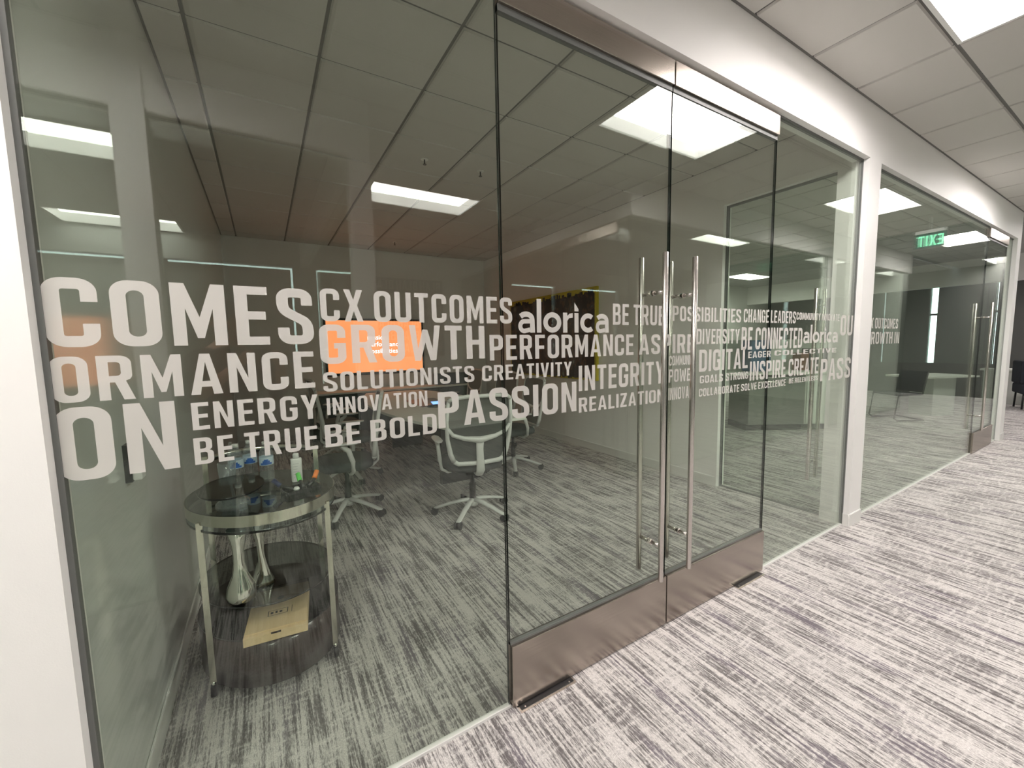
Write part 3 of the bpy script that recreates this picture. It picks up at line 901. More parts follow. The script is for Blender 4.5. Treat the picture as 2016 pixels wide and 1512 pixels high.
# ------------------------------------------------------------------ exit sign in the corridor (hung, faces the camera end)
t = thing('exit_sign', 'green lit exit sign hanging in the corridor, reversed in the glass', 'exit sign', (7.15, -.63, 0))
box(-.03, .03, -.155, .155, 2.86, 2.90, 'enamel').build('housing', t)
box(-.004, .004, -.15, .15, 2.67, 2.86, 'exit_panel').build('sign_panel', t)
m = text_mesh('EXIT', -.125, .125, 2.69, 2.83, 0, 'exit_green')
m.v = [(-.006, -v[0], v[2]) for v in m.v]
m.build('lettering', t)
m = text_mesh('EXIT', -.125, .125, 2.69, 2.83, 0, 'exit_green')
m.v = [(.006, v[0], v[2]) for v in m.v]
m.build('lettering', t)
MB().tube([(0, 0, 2.90), (0, 0, ZC)], .01, 'enamel').build('hanger', t)

# ------------------------------------------------------------------ poster at the end of the cross corridor
t = thing('lettered_poster', 'large dark grey poster of repeated capital words on the cross corridor end wall', 'poster', (1.5, YW + .04, 1.27))
box(-.67, .67, -.018, .012, 0, 1.38, 'poster_grey').build('board', t)
for k in range(6):
    m = text_mesh('BLAH BLAH BLAH', -.62, .62, 0, .16, 0, 'poster_text')
    m.v = [(-v[0], .014, v[2] + 1.18 - k * .22) for v in m.v]
    m.build('lettering', t)

# ------------------------------------------------------------------ television, credenza, table
TX = .905
t = thing('television', 'large black television showing an orange picture on the back wall', 'television', (TX, YB, 1.46))
box(-.82, .82, -.06, -.01, -.47, .47, 'black_gloss').build('housing', t, bevel=.004)
MB().quad([(-.785, -.0615, -.425), (.785, -.0615, -.425), (.785, -.0615, .435), (-.785, -.0615, .435)], 'screen_orange').build('screen', t)
def font_mesh(txt, size, name, mat, parent, x, y, z):
    cu = bpy.data.curves.new(name, 'FONT'); cu.body = txt; cu.size = size; cu.align_x = 'LEFT'; cu.resolution_u = 2
    tmp = bpy.data.objects.new(name, cu); COL.objects.link(tmp)
    dg = bpy.context.evaluated_depsgraph_get()
    me = bpy.data.meshes.new_from_object(tmp.evaluated_get(dg)); bpy.data.objects.remove(tmp)
    me.materials.clear(); me.materials.append(MAT[mat])
    o = bpy.data.objects.new(name, me); COL.objects.link(o); o.parent = parent
    o.rotation_euler = (pi / 2, 0, 0); o.location = (x, y, z)
    return o
for k, s_ in enumerate(('passion', 'performance', 'possibilities')):
    font_mesh(s_, .11, 'screen_text', 'screen_white', t, -.16, -.063, .12 - .115 * k)

t = thing('credenza', 'low black credenza under the television', 'cabinet', (1.15, YB - .27, 0))
box(-1.35, 1.35, -.24, .24, .05, .74, 'black_plastic').build('body', t)
box(-1.37, 1.37, -.26, .25, .74, .765, 'table_white').build('top', t)
for k in range(4):
    d = box(-1.34 + .67 * k, -.68 + .67 * k, -.258, -.24, .07, .73, 'black_gloss').build('door', t)
    box(-.72 + .67 * k, -.705 + .67 * k, -.272, -.258, .5, .65, 'steel_post').build('handle', d)
t = thing('speaker_bar', 'black box speaker on the credenza right of the television', 'speaker', (2.15, YB - .32, .765))
box(-.34, .34, -.08, .08, 0, .20, 'black_plastic').build('cabinet', t, bevel=.006)
box(-.33, .33, -.084, -.08, .01, .19, 'caster_grey').build('grille', t)

def boat(hw0, hw1, hl, n=14):
    P = []
    for s in (1, -1):
        for k in range(n + 1):
            u = -1 + 2 * k / n
            P.append((s * (hw0 + (hw1 - hw0) * (1 - u * u)), s * u * hl))
    return P
t = thing('conference_table', 'long pale boat-shaped conference table in the middle of the meeting room', 'table', (.98, 3.62, 0))
MB().prism(boat(.42, .68, 1.62), .712, .742, 'table_white').build('tabletop', t, bevel=.004)
for s in (-1, 1):
    b = MB(); b.box(-.22, .22, s * .95 - .035, s * .95 + .035, 0, .712, 'gun_metal'); b.build('leg_panel', t)
box(-.03, .03, -.95, .95, .35, .55, 'gun_metal').build('beam', t)
box(-.2, .2, -.35, .35, .742, .748, 'gun_metal').build('cable_hatch', t)

t = thing('conference_phone', 'black conference phone with blue display on the table', 'phone', (.93, 3.22, .742))
MB().lathe([(.10, 0), (.105, .012), (.08, .03), (.03, .036)], 'black_gloss', n=24).build('body', t)
MB().quad([(-.05, -.055, .034), (.05, -.055, .034), (.05, .02, .058), (-.05, .02, .058)], 'device_blue').build('display', t)
t = thing('paper_cup', 'small pale cup near the near end of the table', 'cup', (1.12, 2.75, .742))
MB().lathe([(.026, 0), (.036, .09), (.038, .094)], 'white_plastic').build('cup_wall', t)
MB().lathe([(.039, 0), (.039, .008), (.03, .012)], 'white_plastic', (0, 0, .092)).build('lid', t)

# ------------------------------------------------------------------ task chairs
def make_chair(label, seat_mat='seat_fabric', mesh_mat='back_mesh'):
    t = thing('task_chair', label, 'chair')
    # star base
    hub = MB(); hub.lathe([(.045, .075), (.04, .10), (.03, .125)], 'frame_grey'); hub.build('hub', t)
    for k in range(5):
        a = 2 * pi * k / 5 + .3
        leg = MB(); pts = []; rs = []; ry = []
        for u in (0.02, .1, .2, .29, .335):
            pts.append((cos(a) * u, sin(a) * u, .105 - .075 * (u / .335) ** 1.6 + .022)); rs.append(.026 - .02 * u); ry.append(.017 - .016 * u)
        leg.tube(pts, rs, 'frame_grey', 10, ry=ry)
        lo = leg.build('base_leg', t)
        c = MB(); cx, cy_ = cos(a) * .33, sin(a) * .33
        tx, ty = -sin(a), cos(a)
        for s in (-1, 1):
            o0 = Vector((cx + tx * .007 * s, cy_ + ty * .007 * s, .030)); o1 = Vector((cx + tx * .026 * s, cy_ + ty * .026 * s, .030))
            c.tube([o0, o1], .030, 'caster_grey', 18)
        c.tube([(cx, cy_, .03), (cx, cy_, .062)], .008, 'caster_grey', 8)
        c.build('caster', lo)
    MB().lathe([(.028, .12), (.028, .27), (.018, .27), (.018, .40)], 'black_plastic').build('gas_column', t)
    MB().box(-.09, .09, -.16, .10, .385, .425, 'black_plastic').build('tilt_mechanism', t, bevel=.01)
    # seat pan: rounded cushion
    s = MB(); rows = []
    for z, k in ((.425, .90), (.435, .98), (.46, 1.0), (.485, .96), (.495, .84)):
        rows.append([(.245 * k * math.copysign(abs(cos(q)) ** .55, cos(q)), .02 + .245 * k * math.copysign(abs(sin(q)) ** .55, sin(q)), z) for q in [2 * pi * j / 28 for j in range(28)]])
    s.grid(rows, seat_mat, True, closeu=True, caps=True)
    s.build('seat', t)
    # back frame: hoop, dipping arc, spine, lower windows
    def bk(x, z):   # back surface, slightly curved and reclined
        return (x, -.235 - (z - .5) * .16 + .35 * x * x, z)
    fr = MB()
    L_ = [bk(x, z) for x, z in ((-.205, .535), (-.232, .60), (-.255, .72), (-.262, .86), (-.25, 1.02))]
    R_ = [(-p[0], p[1], p[2]) for p in L_]
    top = [bk(x, z) for x, z in ((-.25, 1.02), (-.22, 1.047), (-.1, 1.055), (0, 1.055), (.1, 1.055), (.22, 1.047), (.25, 1.02))]
    arcp = [bk(x, z) for x, z in ((-.255, .81), (-.215, .755), (-.13, .722), (0, .70), (.13, .722), (.215, .755), (.255, .81))]
    bot = [bk(x, z) for x, z in ((-.205, .535), (-.17, .513), (-.05, .508), (.05, .508), (.17, .513), (.205, .535))]
    fr.tube(L_, [.020, .020, .017, .015, .014], 'frame_grey', 8, up=(0, 1, 0)); fr.tube(R_, [.020, .020, .017, .015, .014], 'frame_grey', 8, up=(0, 1, 0))
    fr.tube(top, .016, 'frame_grey', 8); fr.tube(arcp, [.015, .016, .018, .026, .018, .016, .015], 'frame_grey', 8, ry=[.014, .016, .018, .028, .018, .016, .014])
    fr.tube(bot, .019, 'frame_grey', 8)
    fr.tube([bk(0, .70), bk(0, .62), (0, -.262, .52), (0, -.262, .45), (0, -.22, .41), (0, -.12, .405)], [.034, .030, .032, .036, .034, .03], 'frame_grey', 10, ry=[.012, .012, .013, .014, .016, .016], up=(0, 1, 0))
    fr.build('back_frame', t)
    me_ = MB()
    rows = []
    for j in range(9):
        z = .515 + (1.045 - .515) * j / 8; hw = .205 + .048 * min(1, (z - .515) / .2)
        rows.append([bk(-hw + 2 * hw * i / 8, z) for i in range(9)])
    me_.grid([[(p[0], p[1] + .008, p[2]) for p in r] for r in rows], mesh_mat)
    me_.build('back_mesh', t)
    # arms
    for s in (-1, 1):
        am = MB()
        am.tube([(s * .12, -.02, .41), (s * .22, -.04, .405), (s * .272, -.06, .44), (s * .285, -.06, .52), (s * .29, -.03, .62), (s * .29, .02, .662)], [.02, .02, .018, .016, .016, .018], 'frame_grey', 10, ry=[.012, .012, .014, .02, .022, .014], up=(0, 1, 0) if False else (0, 0, 1))
        ao = am.build('arm_support', t)
        pd = MB(); pts = [(s * .287, y, .675) for y in (-.10, -.06, .02, .10, .15)]
        pd.tube(pts, [.02, .034, .037, .034, .02], 'frame_grey', 12, ry=[.008, .012, .012, .012, .008]); pd.build('armrest', ao)
    return t
ch = make_chair('grey mesh task chair at the near end of the conference table, back to the doors')
ch.location = (.71, 1.80, 0); ch.rotation_euler = (0, 0, radians(-10))
ch['group'] = 'task chairs around the conference table'
def chair(x, y, deg, label):
    return copy_thing(ch, (x, y, 0), radians(deg), label)
chair(-.20, 2.42, 80, 'pale framed task chair behind the bar cart, turned away from the table')
chair(1.68, 2.72, 82, 'task chair on the right side of the table nearest the doors, dark seat')
chair(-.02, 3.45, -95, 'task chair at the left side of the table behind the turned-away chair')
chair(.02, 4.5, -85, 'task chair at the left side of the table nearest the television')
chair(1.95, 3.75, 95, 'task chair midway along the right side of the table under the painting')
chair(1.9, 4.7, 88, 'task chair at the right side of the table nearest the television')

# ------------------------------------------------------------------ painting on the right wall
t = thing('painting', 'large dark abstract painting with yellow edges on the right wall', 'painting', (XP, 2.70, .95))
box(-.045, -.001, 0, 2.15, 0, 1.23, 'yellow_paint').build('canvas_edge', t)
m = MB(); m.box(-.0475, -.0455, .03, 2.13, .03, 1.15, 'painting'); m.build('picture', t)
m = MB()
rnd = random.Random(4)
for k in range(60):     # rough dark skyline strokes eating into the yellow band
    y = rnd.uniform(.03, 2.05); hh = rnd.uniform(.0, .06)
    m.box(-.0480, -.0460, y, y + rnd.uniform(.02, .07), 1.14, 1.15 + hh, 'painting')
    m.box(-.0480, -.0460, y, y + rnd.uniform(.02, .07), .03 - hh * .4, .032, 'painting')
m.build('brush_strokes', t)

# ------------------------------------------------------------------ eraser on the left wall
t = thing('board_eraser', 'white board eraser stuck to the glossy left wall', 'eraser', (XL, .50, 1.01))
box(.0, .018, -.03, .03, 0, .125, 'black_plastic').build('felt', t)
box(.018, .042, -.026, .026, .004, .121, 'white_plastic').build('grip', t, bevel=.004)
m = text_mesh('EXPO', -.03, .03, -.008, .008, 0, 'ink') if False else MB()
for k, (a, b) in enumerate(((.035, .043), (.048, .053), (.058, .068), (.074, .080))):
    m.box(.0422, .0426, -.02, -.004, a, b, 'ink')
m.build('print', t)

# ------------------------------------------------------------------ sprinklers
def sprink(x, y, label):
    t = thing('sprinkler_head', label, 'sprinkler', (x, y, ZC), group='ceiling sprinklers')
    MB().lathe([(.032, -.004), (.034, 0)], 'enamel').build('escutcheon', t)
    m = MB(); m.lathe([(.016, -.046), (.016, -.043)], 'gun_metal'); m.tube([(0, 0, -.003), (0, 0, -.045)], .006, 'gun_metal', 8); m.build('deflector', t)
sprink(1.10, 2.26, 'sprinkler head in the ceiling tile right of the doors seam')
sprink(.56, 2.27, 'sprinkler head in the ceiling tile above the near table end')
sprink(1.10, 5.2, 'sprinkler head near the television wall')

# ------------------------------------------------------------------ bar cart
BX, BY, BA, BB, BR = -.794, .889, .287, .340, .377
def oval(k=1.0, n=48, a=BA, b=BB):
    P = []
    for i in range(n):
        q = 2 * pi * i / n; x, y = a * k * cos(q), b * k * sin(q)
        P.append((x * cos(BR) - y * sin(BR), x * sin(BR) + y * cos(BR)))
    return P
def opt(q, k=1.0):
    x, y = BA * k * cos(q), BB * k * sin(q)
    return (x * cos(BR) - y * sin(BR), x * sin(BR) + y * cos(BR))
cart = thing('bar_cart', 'oval bar cart with dark wood drum, chrome posts and smoked glass shelves', 'bar cart', (BX, BY, 0))
MB().prism(oval(.97), .05, .255, 'dark_wood', True).build('drum', cart)
MB().prism(oval(.975), .255, .262, 'black_gloss', True).build('drum_top', cart)
def slab(name, z, k=1.0, th=.008, mat='smoke_glass'):
    m = MB(); P = oval(k); n = len(P); i = m.mi(mat)
    m.v += [(x, y, z) for x, y in P] + [(x, y, z + th) for x, y in P]
    m.f += [tuple(range(n))[::-1], tuple(range(n, 2 * n))]; m.m += [i, i]; m.smooth += [False, False]
    j = m.mi('black_gloss')
    for a in range(n):
        m.f.append((a, (a + 1) % n, n + (a + 1) % n, n + a)); m.m.append(j); m.smooth.append(True)
    return m.build(name, cart)
slab('top_glass', .782); slab('lower_glass', .712, 1.0, .010, 'clear_plastic'); slab('shelf_glass', .388, .93, .008, 'smoke_glass')
m = MB(); n = 64
P0, P1 = oval(1.008, n), oval(.985, n)
for A, za, B_, zb in ((P0, .742, P0, .788), (P0, .788, P1, .788), (P1, .788, P1, .742), (P1, .742, P0, .742)):
    m.grid([[(x, y, za) for x, y in A], [(x, y, zb) for x, y in B_]], 'chrome_dim', True, closeu=True)
m.build('chrome_band', cart)
for q, zt in ((radians(195), .75), (radians(-60), .75), (radians(10), .93), (radians(118), .93)):
    a = opt(q, 1.0)
    m = MB(); m.prism([(a[0] - .011, a[1] - .006), (a[0] + .011, a[1] - .006), (a[0] + .011, a[1] + .006), (a[0] - .011, a[1] + .006)], .06, zt, 'chrome_dim')
    po = m.build('post', cart)
    c = MB(); c.tube([(a[0] - .01, a[1], .025), (a[0] + .01, a[1], .025)], .025, 'black_plastic', 16); c.tube([(a[0], a[1], .03), (a[0], a[1], .065)], .007, 'chrome', 8)
    c.build('caster', po)
m = MB(); pts = [opt(radians(q), 1.0) for q in range(10, 119, 9)]
rows = [[(x, y, .90) for x, y in pts], [(x, y, .93) for x, y in pts], [(x * .98, y * .98, .93) for x, y in pts], [(x * .98, y * .98, .90) for x, y in pts], [(x, y, .90) for x, y in pts]]
m.grid(rows, 'chrome_dim', True); m.build('gallery_rail', cart)

t = thing('oval_glass_tray', 'small oval smoked glass dish on a clear bulbous foot, left of the cart top', 'tray', (-.90, .70, .79))
P = [(.115 * cos(2 * pi * k / 32), .165 * sin(2 * pi * k / 32)) for k in range(32)]
m = MB(); n = 32
m.v += [(x, y, .085) for x, y in P] + [(x, y, .092) for x, y in P]
i = m.mi('smoke_glass'); m.f += [tuple(range(n))[::-1], tuple(range(n, 2 * n))]; m.m += [i, i]; m.smooth += [False, False]; j = m.mi('black_gloss')
for a in range(n): m.f.append((a, (a + 1) % n, n + (a + 1) % n, n + a)); m.m.append(j); m.smooth.append(True)
m.build('tray_plate', t)
MB().lathe([(.050, 0), (.062, .010), (.060, .026), (.036, .048), (.018, .062), (.018, .074), (.034, .0845)], 'pet_plastic', n=28).build('tray_foot', t)

t = thing('wooden_box', 'pale wooden box lying on the dark cart drum, lid stamped', 'box', (-.765, .70, .262), radians(-6))
box(-.115, .115, -.165, .165, 0, .036, 'pale_wood').build('box_body', t, bevel=.002)
lid = box(-.113, .113, -.150, .167, .036, .042, 'pale_wood').build('lid', t, bevel=.001)
m = MB()
for x0, x1, y0, y1 in ((-.04, -.037, -.055, -.02), (-.04, .035, -.057, -.055), (-.04, .035, -.021, -.019), (.033, .036, -.055, -.02), (-.03, -.02, -.045, -.03), (-.012, -.004, -.045, -.028), (.004, .014, -.045, -.032), (.05, .052, -.06, -.01)):
    m.box(x0, x1, y0, y1, .042, .0424, 'ink')
m.build('stamp', lid)
MB().lathe([(.014, .042), (.014, .0425)], 'ink', (0, .075, 0), 18).build('thumb_hole', lid)
MB().prism([(.016 * cos(q), -.166 + 0 * q) for q in (0,)] + [(.018, -.1655), (-.018, -.1655)], .028, .036, 'dark_wood').build('notch', t)

# chrome vases on the lower shelf
t = thing('chrome_vase', 'tall polished chrome vase with bulbous foot on the cart shelf', 'vase', (-.895, .665, .396), radians(20))
m = MB(); prof = [(.030, 0), (.050, .015), (.056, .04), (.048, .075), (.028, .12), (.020, .17), (.021, .22), (.028, .27), (.036, .315)]
m.lathe(prof, 'chrome', n=28); m.build('vase_body', t)
t = thing('chrome_goblet', 'slim twisted chrome vase right of the bulbous one on the cart shelf', 'vase', (-.82, .77, .396))
m = MB(); rows = []
for k in range(20):
    z = .30 * k / 19; r = .040 - .024 * sin(min(1, z / .18) * pi / 2) + .02 * max(0, (z - .2) / .1)
    rows.append([(cos(2 * pi * j / 18) * r * (1 + .2 * cos(2 * (2 * pi * j / 18) + z * 22)), sin(2 * pi * j / 18) * r * (1 + .2 * cos(2 * (2 * pi * j / 18) + z * 22)), z) for j in range(18)])
m.grid(rows, 'chrome', True, closeu=True, caps=True); m.build('vase_body', t)

# bottles and things on the cart top
def bottle(x, y, label, z=.79):
    t = thing('water_bottle', label, 'bottle', (x, y, z), group='water bottles on the bar cart')
    pr = [(.026, 0), (.031, .004), (.031, .02)]
    for k in range(4): pr += [(.029, .026 + k * .012), (.031, .032 + k * .012)]
    pr += [(.031, .125), (.028, .15), (.014, .178), (.012, .186)]
    MB().lathe(pr, 'pet_plastic', n=24).build('bottle_wall', t)
    m = MB(); m.lathe([(.0315, .085), (.0315, .125)], 'pale_label', n=24, capb=False, capt=False); lb = m.build('label_sleeve', t)
    m = MB()
    for a0, a1, z0, z1 in ((-2.4, -.8, .088, .098), (-2.1, -1.1, .098, .108), (-1.9, -1.3, .108, .115)):
        rows = [[(.0319 * cos(a0 + (a1 - a0) * j / 8), .0319 * sin(a0 + (a1 - a0) * j / 8), z_) for j in range(9)] for z_ in (z0, z1)]
        m.grid(rows, 'blue_label')
    m.build('printed_mountain', lb)
    MB().lathe([(.0145, .184), (.0145, .198), (.012, .2)], 'white_plastic').build('cap', t)
    return t
bottle(-.775, 1.02, 'clear water bottle with blue label, right-hand of the group on the bar cart')
bottle(-.845, 1.10, 'clear water bottle with blue label behind the smoked tray on the cart')
bottle(-.90, 1.04, 'clear water bottle with blue label at the left of the bottle group')
t = thing('drinking_glass', 'tall clear drinking glass with a clear straw beside the bottles', 'glass', (-.93, .93, .79))
MB().lathe([(.028, 0), (.036, .14), (.034, .14), (.026, .004)], 'pet_plastic', n=24, capt=False).build('glass_wall', t)
MB().tube([(-.01, 0, .01), (.02, .01, .23)], .006, 'pet_plastic', 10).build('straw', t)
t = thing('lotion_bottle', 'white plastic lotion bottle with printed label and narrow cap', 'bottle', (-.650, .93, .79))
m = MB(); m.prism(rr(-.024, -.02, .024, .02, .012), 0, .115, 'white_plastic', True); m.build('bottle_body', t, bevel=.004)
m = MB(); m.lathe([(.014, .115), (.014, .135), (.010, .14)], 'white_plastic'); m.build('cap', t)
m = MB()
for k in range(6):
    m.box(-.016, .003 + .003 * (k % 3), -.0206, -.0202, .025 + k * .013, .028 + k * .013, 'poster_text')
m.build('printed_label', t)
t = thing('marker_tray', 'small black tray on the cart holding board markers', 'tray', (-.645, .755, .79), radians(15))
m = MB(); m.prism(rr(-.075, -.045, .075, .045, .012), 0, .004, 'black_gloss'); m.build('tray_base', t)
m = MB(); P = rr(-.075, -.045, .075, .045, .012); Q = [(x * .96, y * .94) for x, y in P]
m.grid([[(x, y, 0) for x, y in P], [(x, y, .022) for x, y in P], [(x, y, .022) for x, y in Q], [(x, y, .004) for x, y in Q]], 'black_gloss', True, closeu=True); m.build('tray_rim', t)
def marker(x, y, rz, capmat, label, tilt=.35):
    t = thing('board_marker', label, 'marker', (x, y, .81), rz)
    m = MB(); m.tube([(-.03, 0, -.004), (.03, 0, .014)], .0085, 'gun_metal', 12); m.build('barrel', t)
    m = MB(); m.tube([(.03, 0, .014), (.062, 0, .042)], .0105, capmat, 12); m.build('cap', t)
marker(-.640, .775, radians(100), 'green_plastic', 'board marker with bright green cap in the black tray')
marker(-.600, .780, radians(60), 'orange_plastic', 'board marker with orange cap in the black tray')
marker(-.700, .760, radians(150), 'navy_plastic', 'board marker with dark blue cap in the black tray')
t = thing('round_knob', 'small white round magnet lying on the marker tray', 'magnet', (-.665, .715, .812))
MB().lathe([(.011, 0), (.013, .006), (.008, .014)], 'white_plastic').build('magnet_body', t)

# ------------------------------------------------------------------ kitchen unit seen through the side glass
KA = radians(-31)
t = thing('kitchen_counter', 'white kitchen counter cabinet beyond the side glass', 'counter', (6.55, 1.79, 0), KA)
box(.0, .75, 0, .6, .10, .90, 'kitchen_white').build('cabinet', t)
box(.02, .36, -.018, 0, .12, .88, 'kitchen_white').build('door', t)
box(.39, .73, -.018, 0, .12, .88, 'kitchen_white').build('door', t)
box(0, .75, .06, .6, 0, .10, 'dark_paint').build('toe_kick', t)
box(-1.5, .8, -.03, .62, .90, .94, 'table_white').build('worktop', t)
box(-1.5, .8, .602, .62, .94, 1.45, 'kitchen_white').build('backsplash', t)
t = thing('dishwasher', 'stainless steel dishwasher with bowed handle under the counter', 'dishwasher', (6.55, 1.79, 0), KA)
box(-.90, -.005, -.01, .58, .10, .86, 'appliance_steel').build('front_panel', t, bevel=.006)
box(-.90, -.005, .05, .58, 0, .10, 'black_plastic').build('toe_kick', t)
MB().tube([(-.82, -.015, .80), (-.75, -.05, .79), (-.45, -.065, .785), (-.15, -.05, .79), (-.08, -.015, .80)], .012, 'steel_post', 12).build('bar_handle', t)
t = thing('paper_towel_box', 'blue and grey carton standing on the kitchen worktop', 'carton', (6.55 - .50 * cos(KA) - .14 * sin(KA), 1.79 - .50 * sin(KA) + .14 * cos(KA), .945), KA)
box(-.30, .02, 0, .25, 0, .50, 'kitchen_blue').build('carton_body', t)
box(.02, .22, 0, .25, 0, .50, 'white_plastic').build('carton_side', t)
t = thing('brown_crate', 'brown wooden caddy on the kitchen worktop', 'caddy', (6.55 + .10 * cos(KA) - .2 * sin(KA), 1.79 + .10 * sin(KA) + .2 * cos(KA), .945), KA)
box(-.05, .08, 0, .2, 0, .28, 'brown_panel').build('caddy_body', t)
box(.10, .50, .0, .2, 0, .35, 'gun_metal').build('caddy_machine', t)
struct('wall_pantry', box(4.0, XE, 4.3, 4.4, 0, ZC + .01, 'wall_paint'), 'pale wall behind the kitchen counter', cat='wall')

# ------------------------------------------------------------------ furniture of the far open office
t = thing('side_table', 'small white pedestal table beyond the neighbouring room', 'table', (9.9, 1.15, 0), radians(-25))
box(-.55, .55, -.35, .35, .71, .74, 'table_white').build('tabletop', t)
box(-.18, .28, -.2, .2, 0, .71, 'kitchen_white').build('pedestal', t)
t = thing('sled_chair', 'dark cantilever chair with black sled frame beyond the neighbouring room', 'chair', (8.8, 1.30, 0), radians(60))
m = MB()
for s in (-.24, .24):
    m.tube([(s, -.25, .02), (s, .22, .02), (s, .27, .06), (s, .22, .45), (s, -.2, .47), (s, -.27, .85)], .013, 'black_plastic', 8)
m.tube([(-.24, -.25, .02), (.24, -.25, .02)], .013, 'black_plastic', 8); m.build('sled_frame', t)
box(-.23, .23, -.2, .24, .45, .49, 'navy_fabric').build('seat', t, bevel=.01)
m = MB(); m.grid([[(-.23, -.21, .50), (.23, -.21, .50)], [(-.23, -.27, .86), (.23, -.27, .86)], [(-.23, -.25, .86), (.23, -.25, .86)], [(-.23, -.19, .50), (.23, -.19, .50)]], 'navy_fabric'); m.build('backrest', t)
t = thing('reception_desk', 'low white desk front before the dark far wall', 'desk', (13.0, .55, 0))
box(-.3, .0, -.5, .42, 0, .70, 'kitchen_white').build('front_panel', t)
box(-.35, .05, -.55, .47, .70, .74, 'table_white').build('worktop', t)
t = thing('office_chair', 'dark upholstered chair at the far white desk', 'chair', (12.15, .15, 0), radians(20))
box(-.28, .28, -.28, .28, .30, .50, 'navy_fabric').build('seat', t, bevel=.03)
box(-.28, .28, .20, .30, .50, .95, 'navy_fabric').build('backrest', t, bevel=.03)
for a, b in ((-1, -1), (1, -1), (1, 1), (-1, 1)):
    MB().tube([(a * .24, b * .24, 0), (a * .23, b * .23, .30)], .015, 'black_plastic', 8).build('leg', t)

# ------------------------------------------------------------------ the photographer, seen only as a dark reflection
PO = Vector((-.93, -1.52, 0)); PF = Vector((cos(YAW), sin(YAW), 0)); PR = Vector((sin(YAW), -cos(YAW), 0))
def pl(r, f, z): return PR * r + PF * f + Vector((0, 0, z))
V, Ed, Rd = [], [], []
def node(r, f, z, rx, ry, parent=None):
    V.append(pl(r, f, z)); Rd.append((rx, ry))
    if parent is not None: Ed.append((parent, len(V) - 1))
    return len(V) - 1
pel = node(0, 0, .96, .155, .115)
sp = node(0, -.01, 1.10, .135, .10, pel)
chst = node(0, -.005, 1.27, .150, .11, sp)
nb = node(0, 0, 1.42, .085, .07, chst)
nk = node(0, .015, 1.49, .052, .055, nb)
jaw = node(0, .03, 1.545, .062, .078, nk)
hd = node(0, .03, 1.62, .078, .098, jaw)
tp = node(0, .025, 1.69, .055, .07, hd)
for sd in (-1, 1):
    hip = node(sd * .085, 0, .87, .092, .092, pel)
    kn = node(sd * .10, .02, .50, .062, .062, hip)
    cf = node(sd * .10, -.005, .34, .055, .055, kn)
    an = node(sd * .10, -.02, .09, .038, .042, cf)
    ball = node(sd * .115, .10, .036, .042, .034, an)
    node(sd * .12, .18, .030, .034, .026, ball)
    sh = node(sd * .17, -.005, 1.385, .062, .062, nb)
    ua = node(sd * .215, .02, 1.27, .050, .050, sh)
    el = node(sd * .25, .06, 1.14, .040, .040, ua)
    fa = node(sd * .215 + .01, .13, 1.22, .038, .038, el)
    wr = node(sd * .135 + .043, .205, 1.335, .024, .026, fa)
    pm = node(sd * .105 + .043, .225, 1.385, .034, .018, wr)
    for k, (ln, zz) in enumerate(((.030, 1.425), (.034, 1.408), (.033, 1.390), (.028, 1.373))):
        a = node(sd * .088 + .043, .248, zz, .0095, .0095, pm)
        b = node(sd * (.088 - ln * .6) + .043, .262, zz + .004, .0085, .0085, a)
        node(sd * (.088 - ln * 1.25) + .043, .262, zz + .006, .0075, .0075, b)
    th = node(sd * .085 + .043, .212, 1.40, .0105, .0105, pm)
    node(sd * .055 + .043, .208, 1.425, .009, .009, th)
me = bpy.data.meshes.new('body'); me.from_pydata([tuple(v) for v in V], Ed, [])
bo = bpy.data.objects.new('body', me); COL.objects.link(bo)
sk = bo.modifiers.new('skin', 'SKIN')
if not me.skin_vertices: me.attributes.new('tmp', 'FLOAT', 'POINT')
bm = bmesh.new(); bm.from_mesh(me)
lay = bm.verts.layers.skin.verify(); bm.verts.ensure_lookup_table()
for i, v in enumerate(bm.verts):
    v[lay].radius = Rd[i]; v[lay].use_root = (i == 0)
bm.to_mesh(me); bm.free()
sk.use_smooth_shade = True
sb = bo.modifiers.new('sub', 'SUBSURF'); sb.levels = 2; sb.render_levels = 2
dg = bpy.context.evaluated_depsgraph_get()
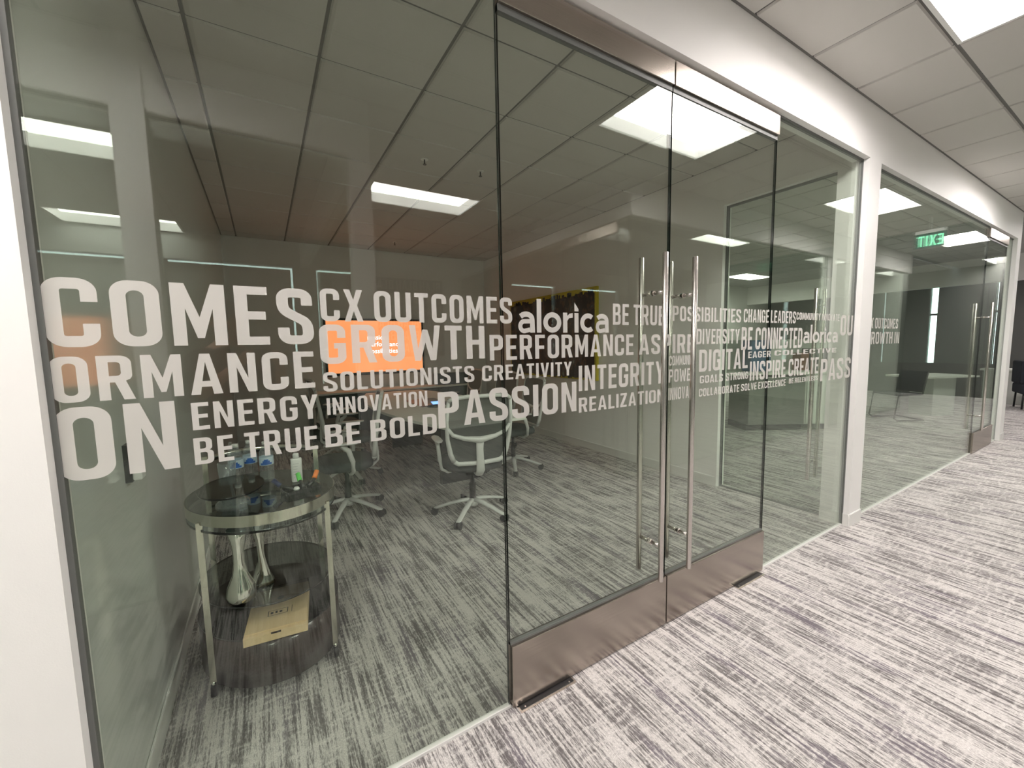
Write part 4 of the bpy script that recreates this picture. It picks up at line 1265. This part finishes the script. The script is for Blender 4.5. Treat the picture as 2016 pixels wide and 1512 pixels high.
bm_ = bpy.data.meshes.new_from_object(bo.evaluated_get(dg)); bpy.data.objects.remove(bo)
for nm in ('trouser', 'shirt', 'skin', 'black_plastic'): bm_.materials.append(MAT[nm])
for p in bm_.polygons:
    c = p.center; f_ = c.dot(PF)
    p.material_index = 3 if c.z < .085 else 0 if c.z < .97 else 2 if (c.z > 1.455 or (f_ > .15)) else 1
person = thing('person', 'person in dark shirt and trousers holding up a phone, a faint reflection in the glass', 'person', PO)
bo = bpy.data.objects.new('body', bm_); COL.objects.link(bo); bo.parent = person
m = MB(); rows = []
for k in range(9):
    a = pi / 2 * k / 8
    rows.append([pl(.090 * cos(a) * cos(q), .015 + .112 * cos(a) * sin(q), 1.635 + .085 * sin(a)) for q in [2 * pi * j / 24 for j in range(24)]])
m.grid(rows, 'hair', True, closeu=True, caps=True)
m.tube([pl(-.06, -.03, 1.63), pl(0, -.065, 1.60), pl(.06, -.03, 1.63)], [.03, .035, .03], 'hair', 12); m.build('hair', person)
m = MB()
m.tube([pl(0, .125, 1.615), pl(0, .143, 1.585)], [.007, .013], 'skin', 10); m.build('nose', person)
for sd in (-1, 1):
    e_ = MB(); e_.tube([pl(sd * .03, .108, 1.618), pl(sd * .03, .118, 1.618)], [.011, .006], 'black_gloss', 10); e_.build('eye', person)
    e_ = MB(); e_.tube([pl(sd * .080, .02, 1.575), pl(sd * .090, .015, 1.61), pl(sd * .082, .02, 1.635)], [.010, .014, .010], 'skin', 10); e_.build('ear', person)
m = MB(); m.tube([pl(-.022, .112, 1.552), pl(0, .120, 1.550), pl(.022, .112, 1.552)], [.004, .007, .004], 'skin', 8); m.build('mouth', person)
ph = thing('smartphone', 'dark smartphone held sideways in both hands', 'phone', CAMP - PF * .022 + Vector((0, 0, -.03)), YAW - pi / 2)
box(-.078, .078, -.004, .004, -.037, .037, 'black_gloss').build('phone_body', ph, bevel=.0015)
MB().quad([(-.072, -.0042, -.033), (.072, -.0042, -.033), (.072, -.0042, .033), (-.072, -.0042, .033)], 'black_plastic').build('display', ph)

bpy.context.view_layer.update()
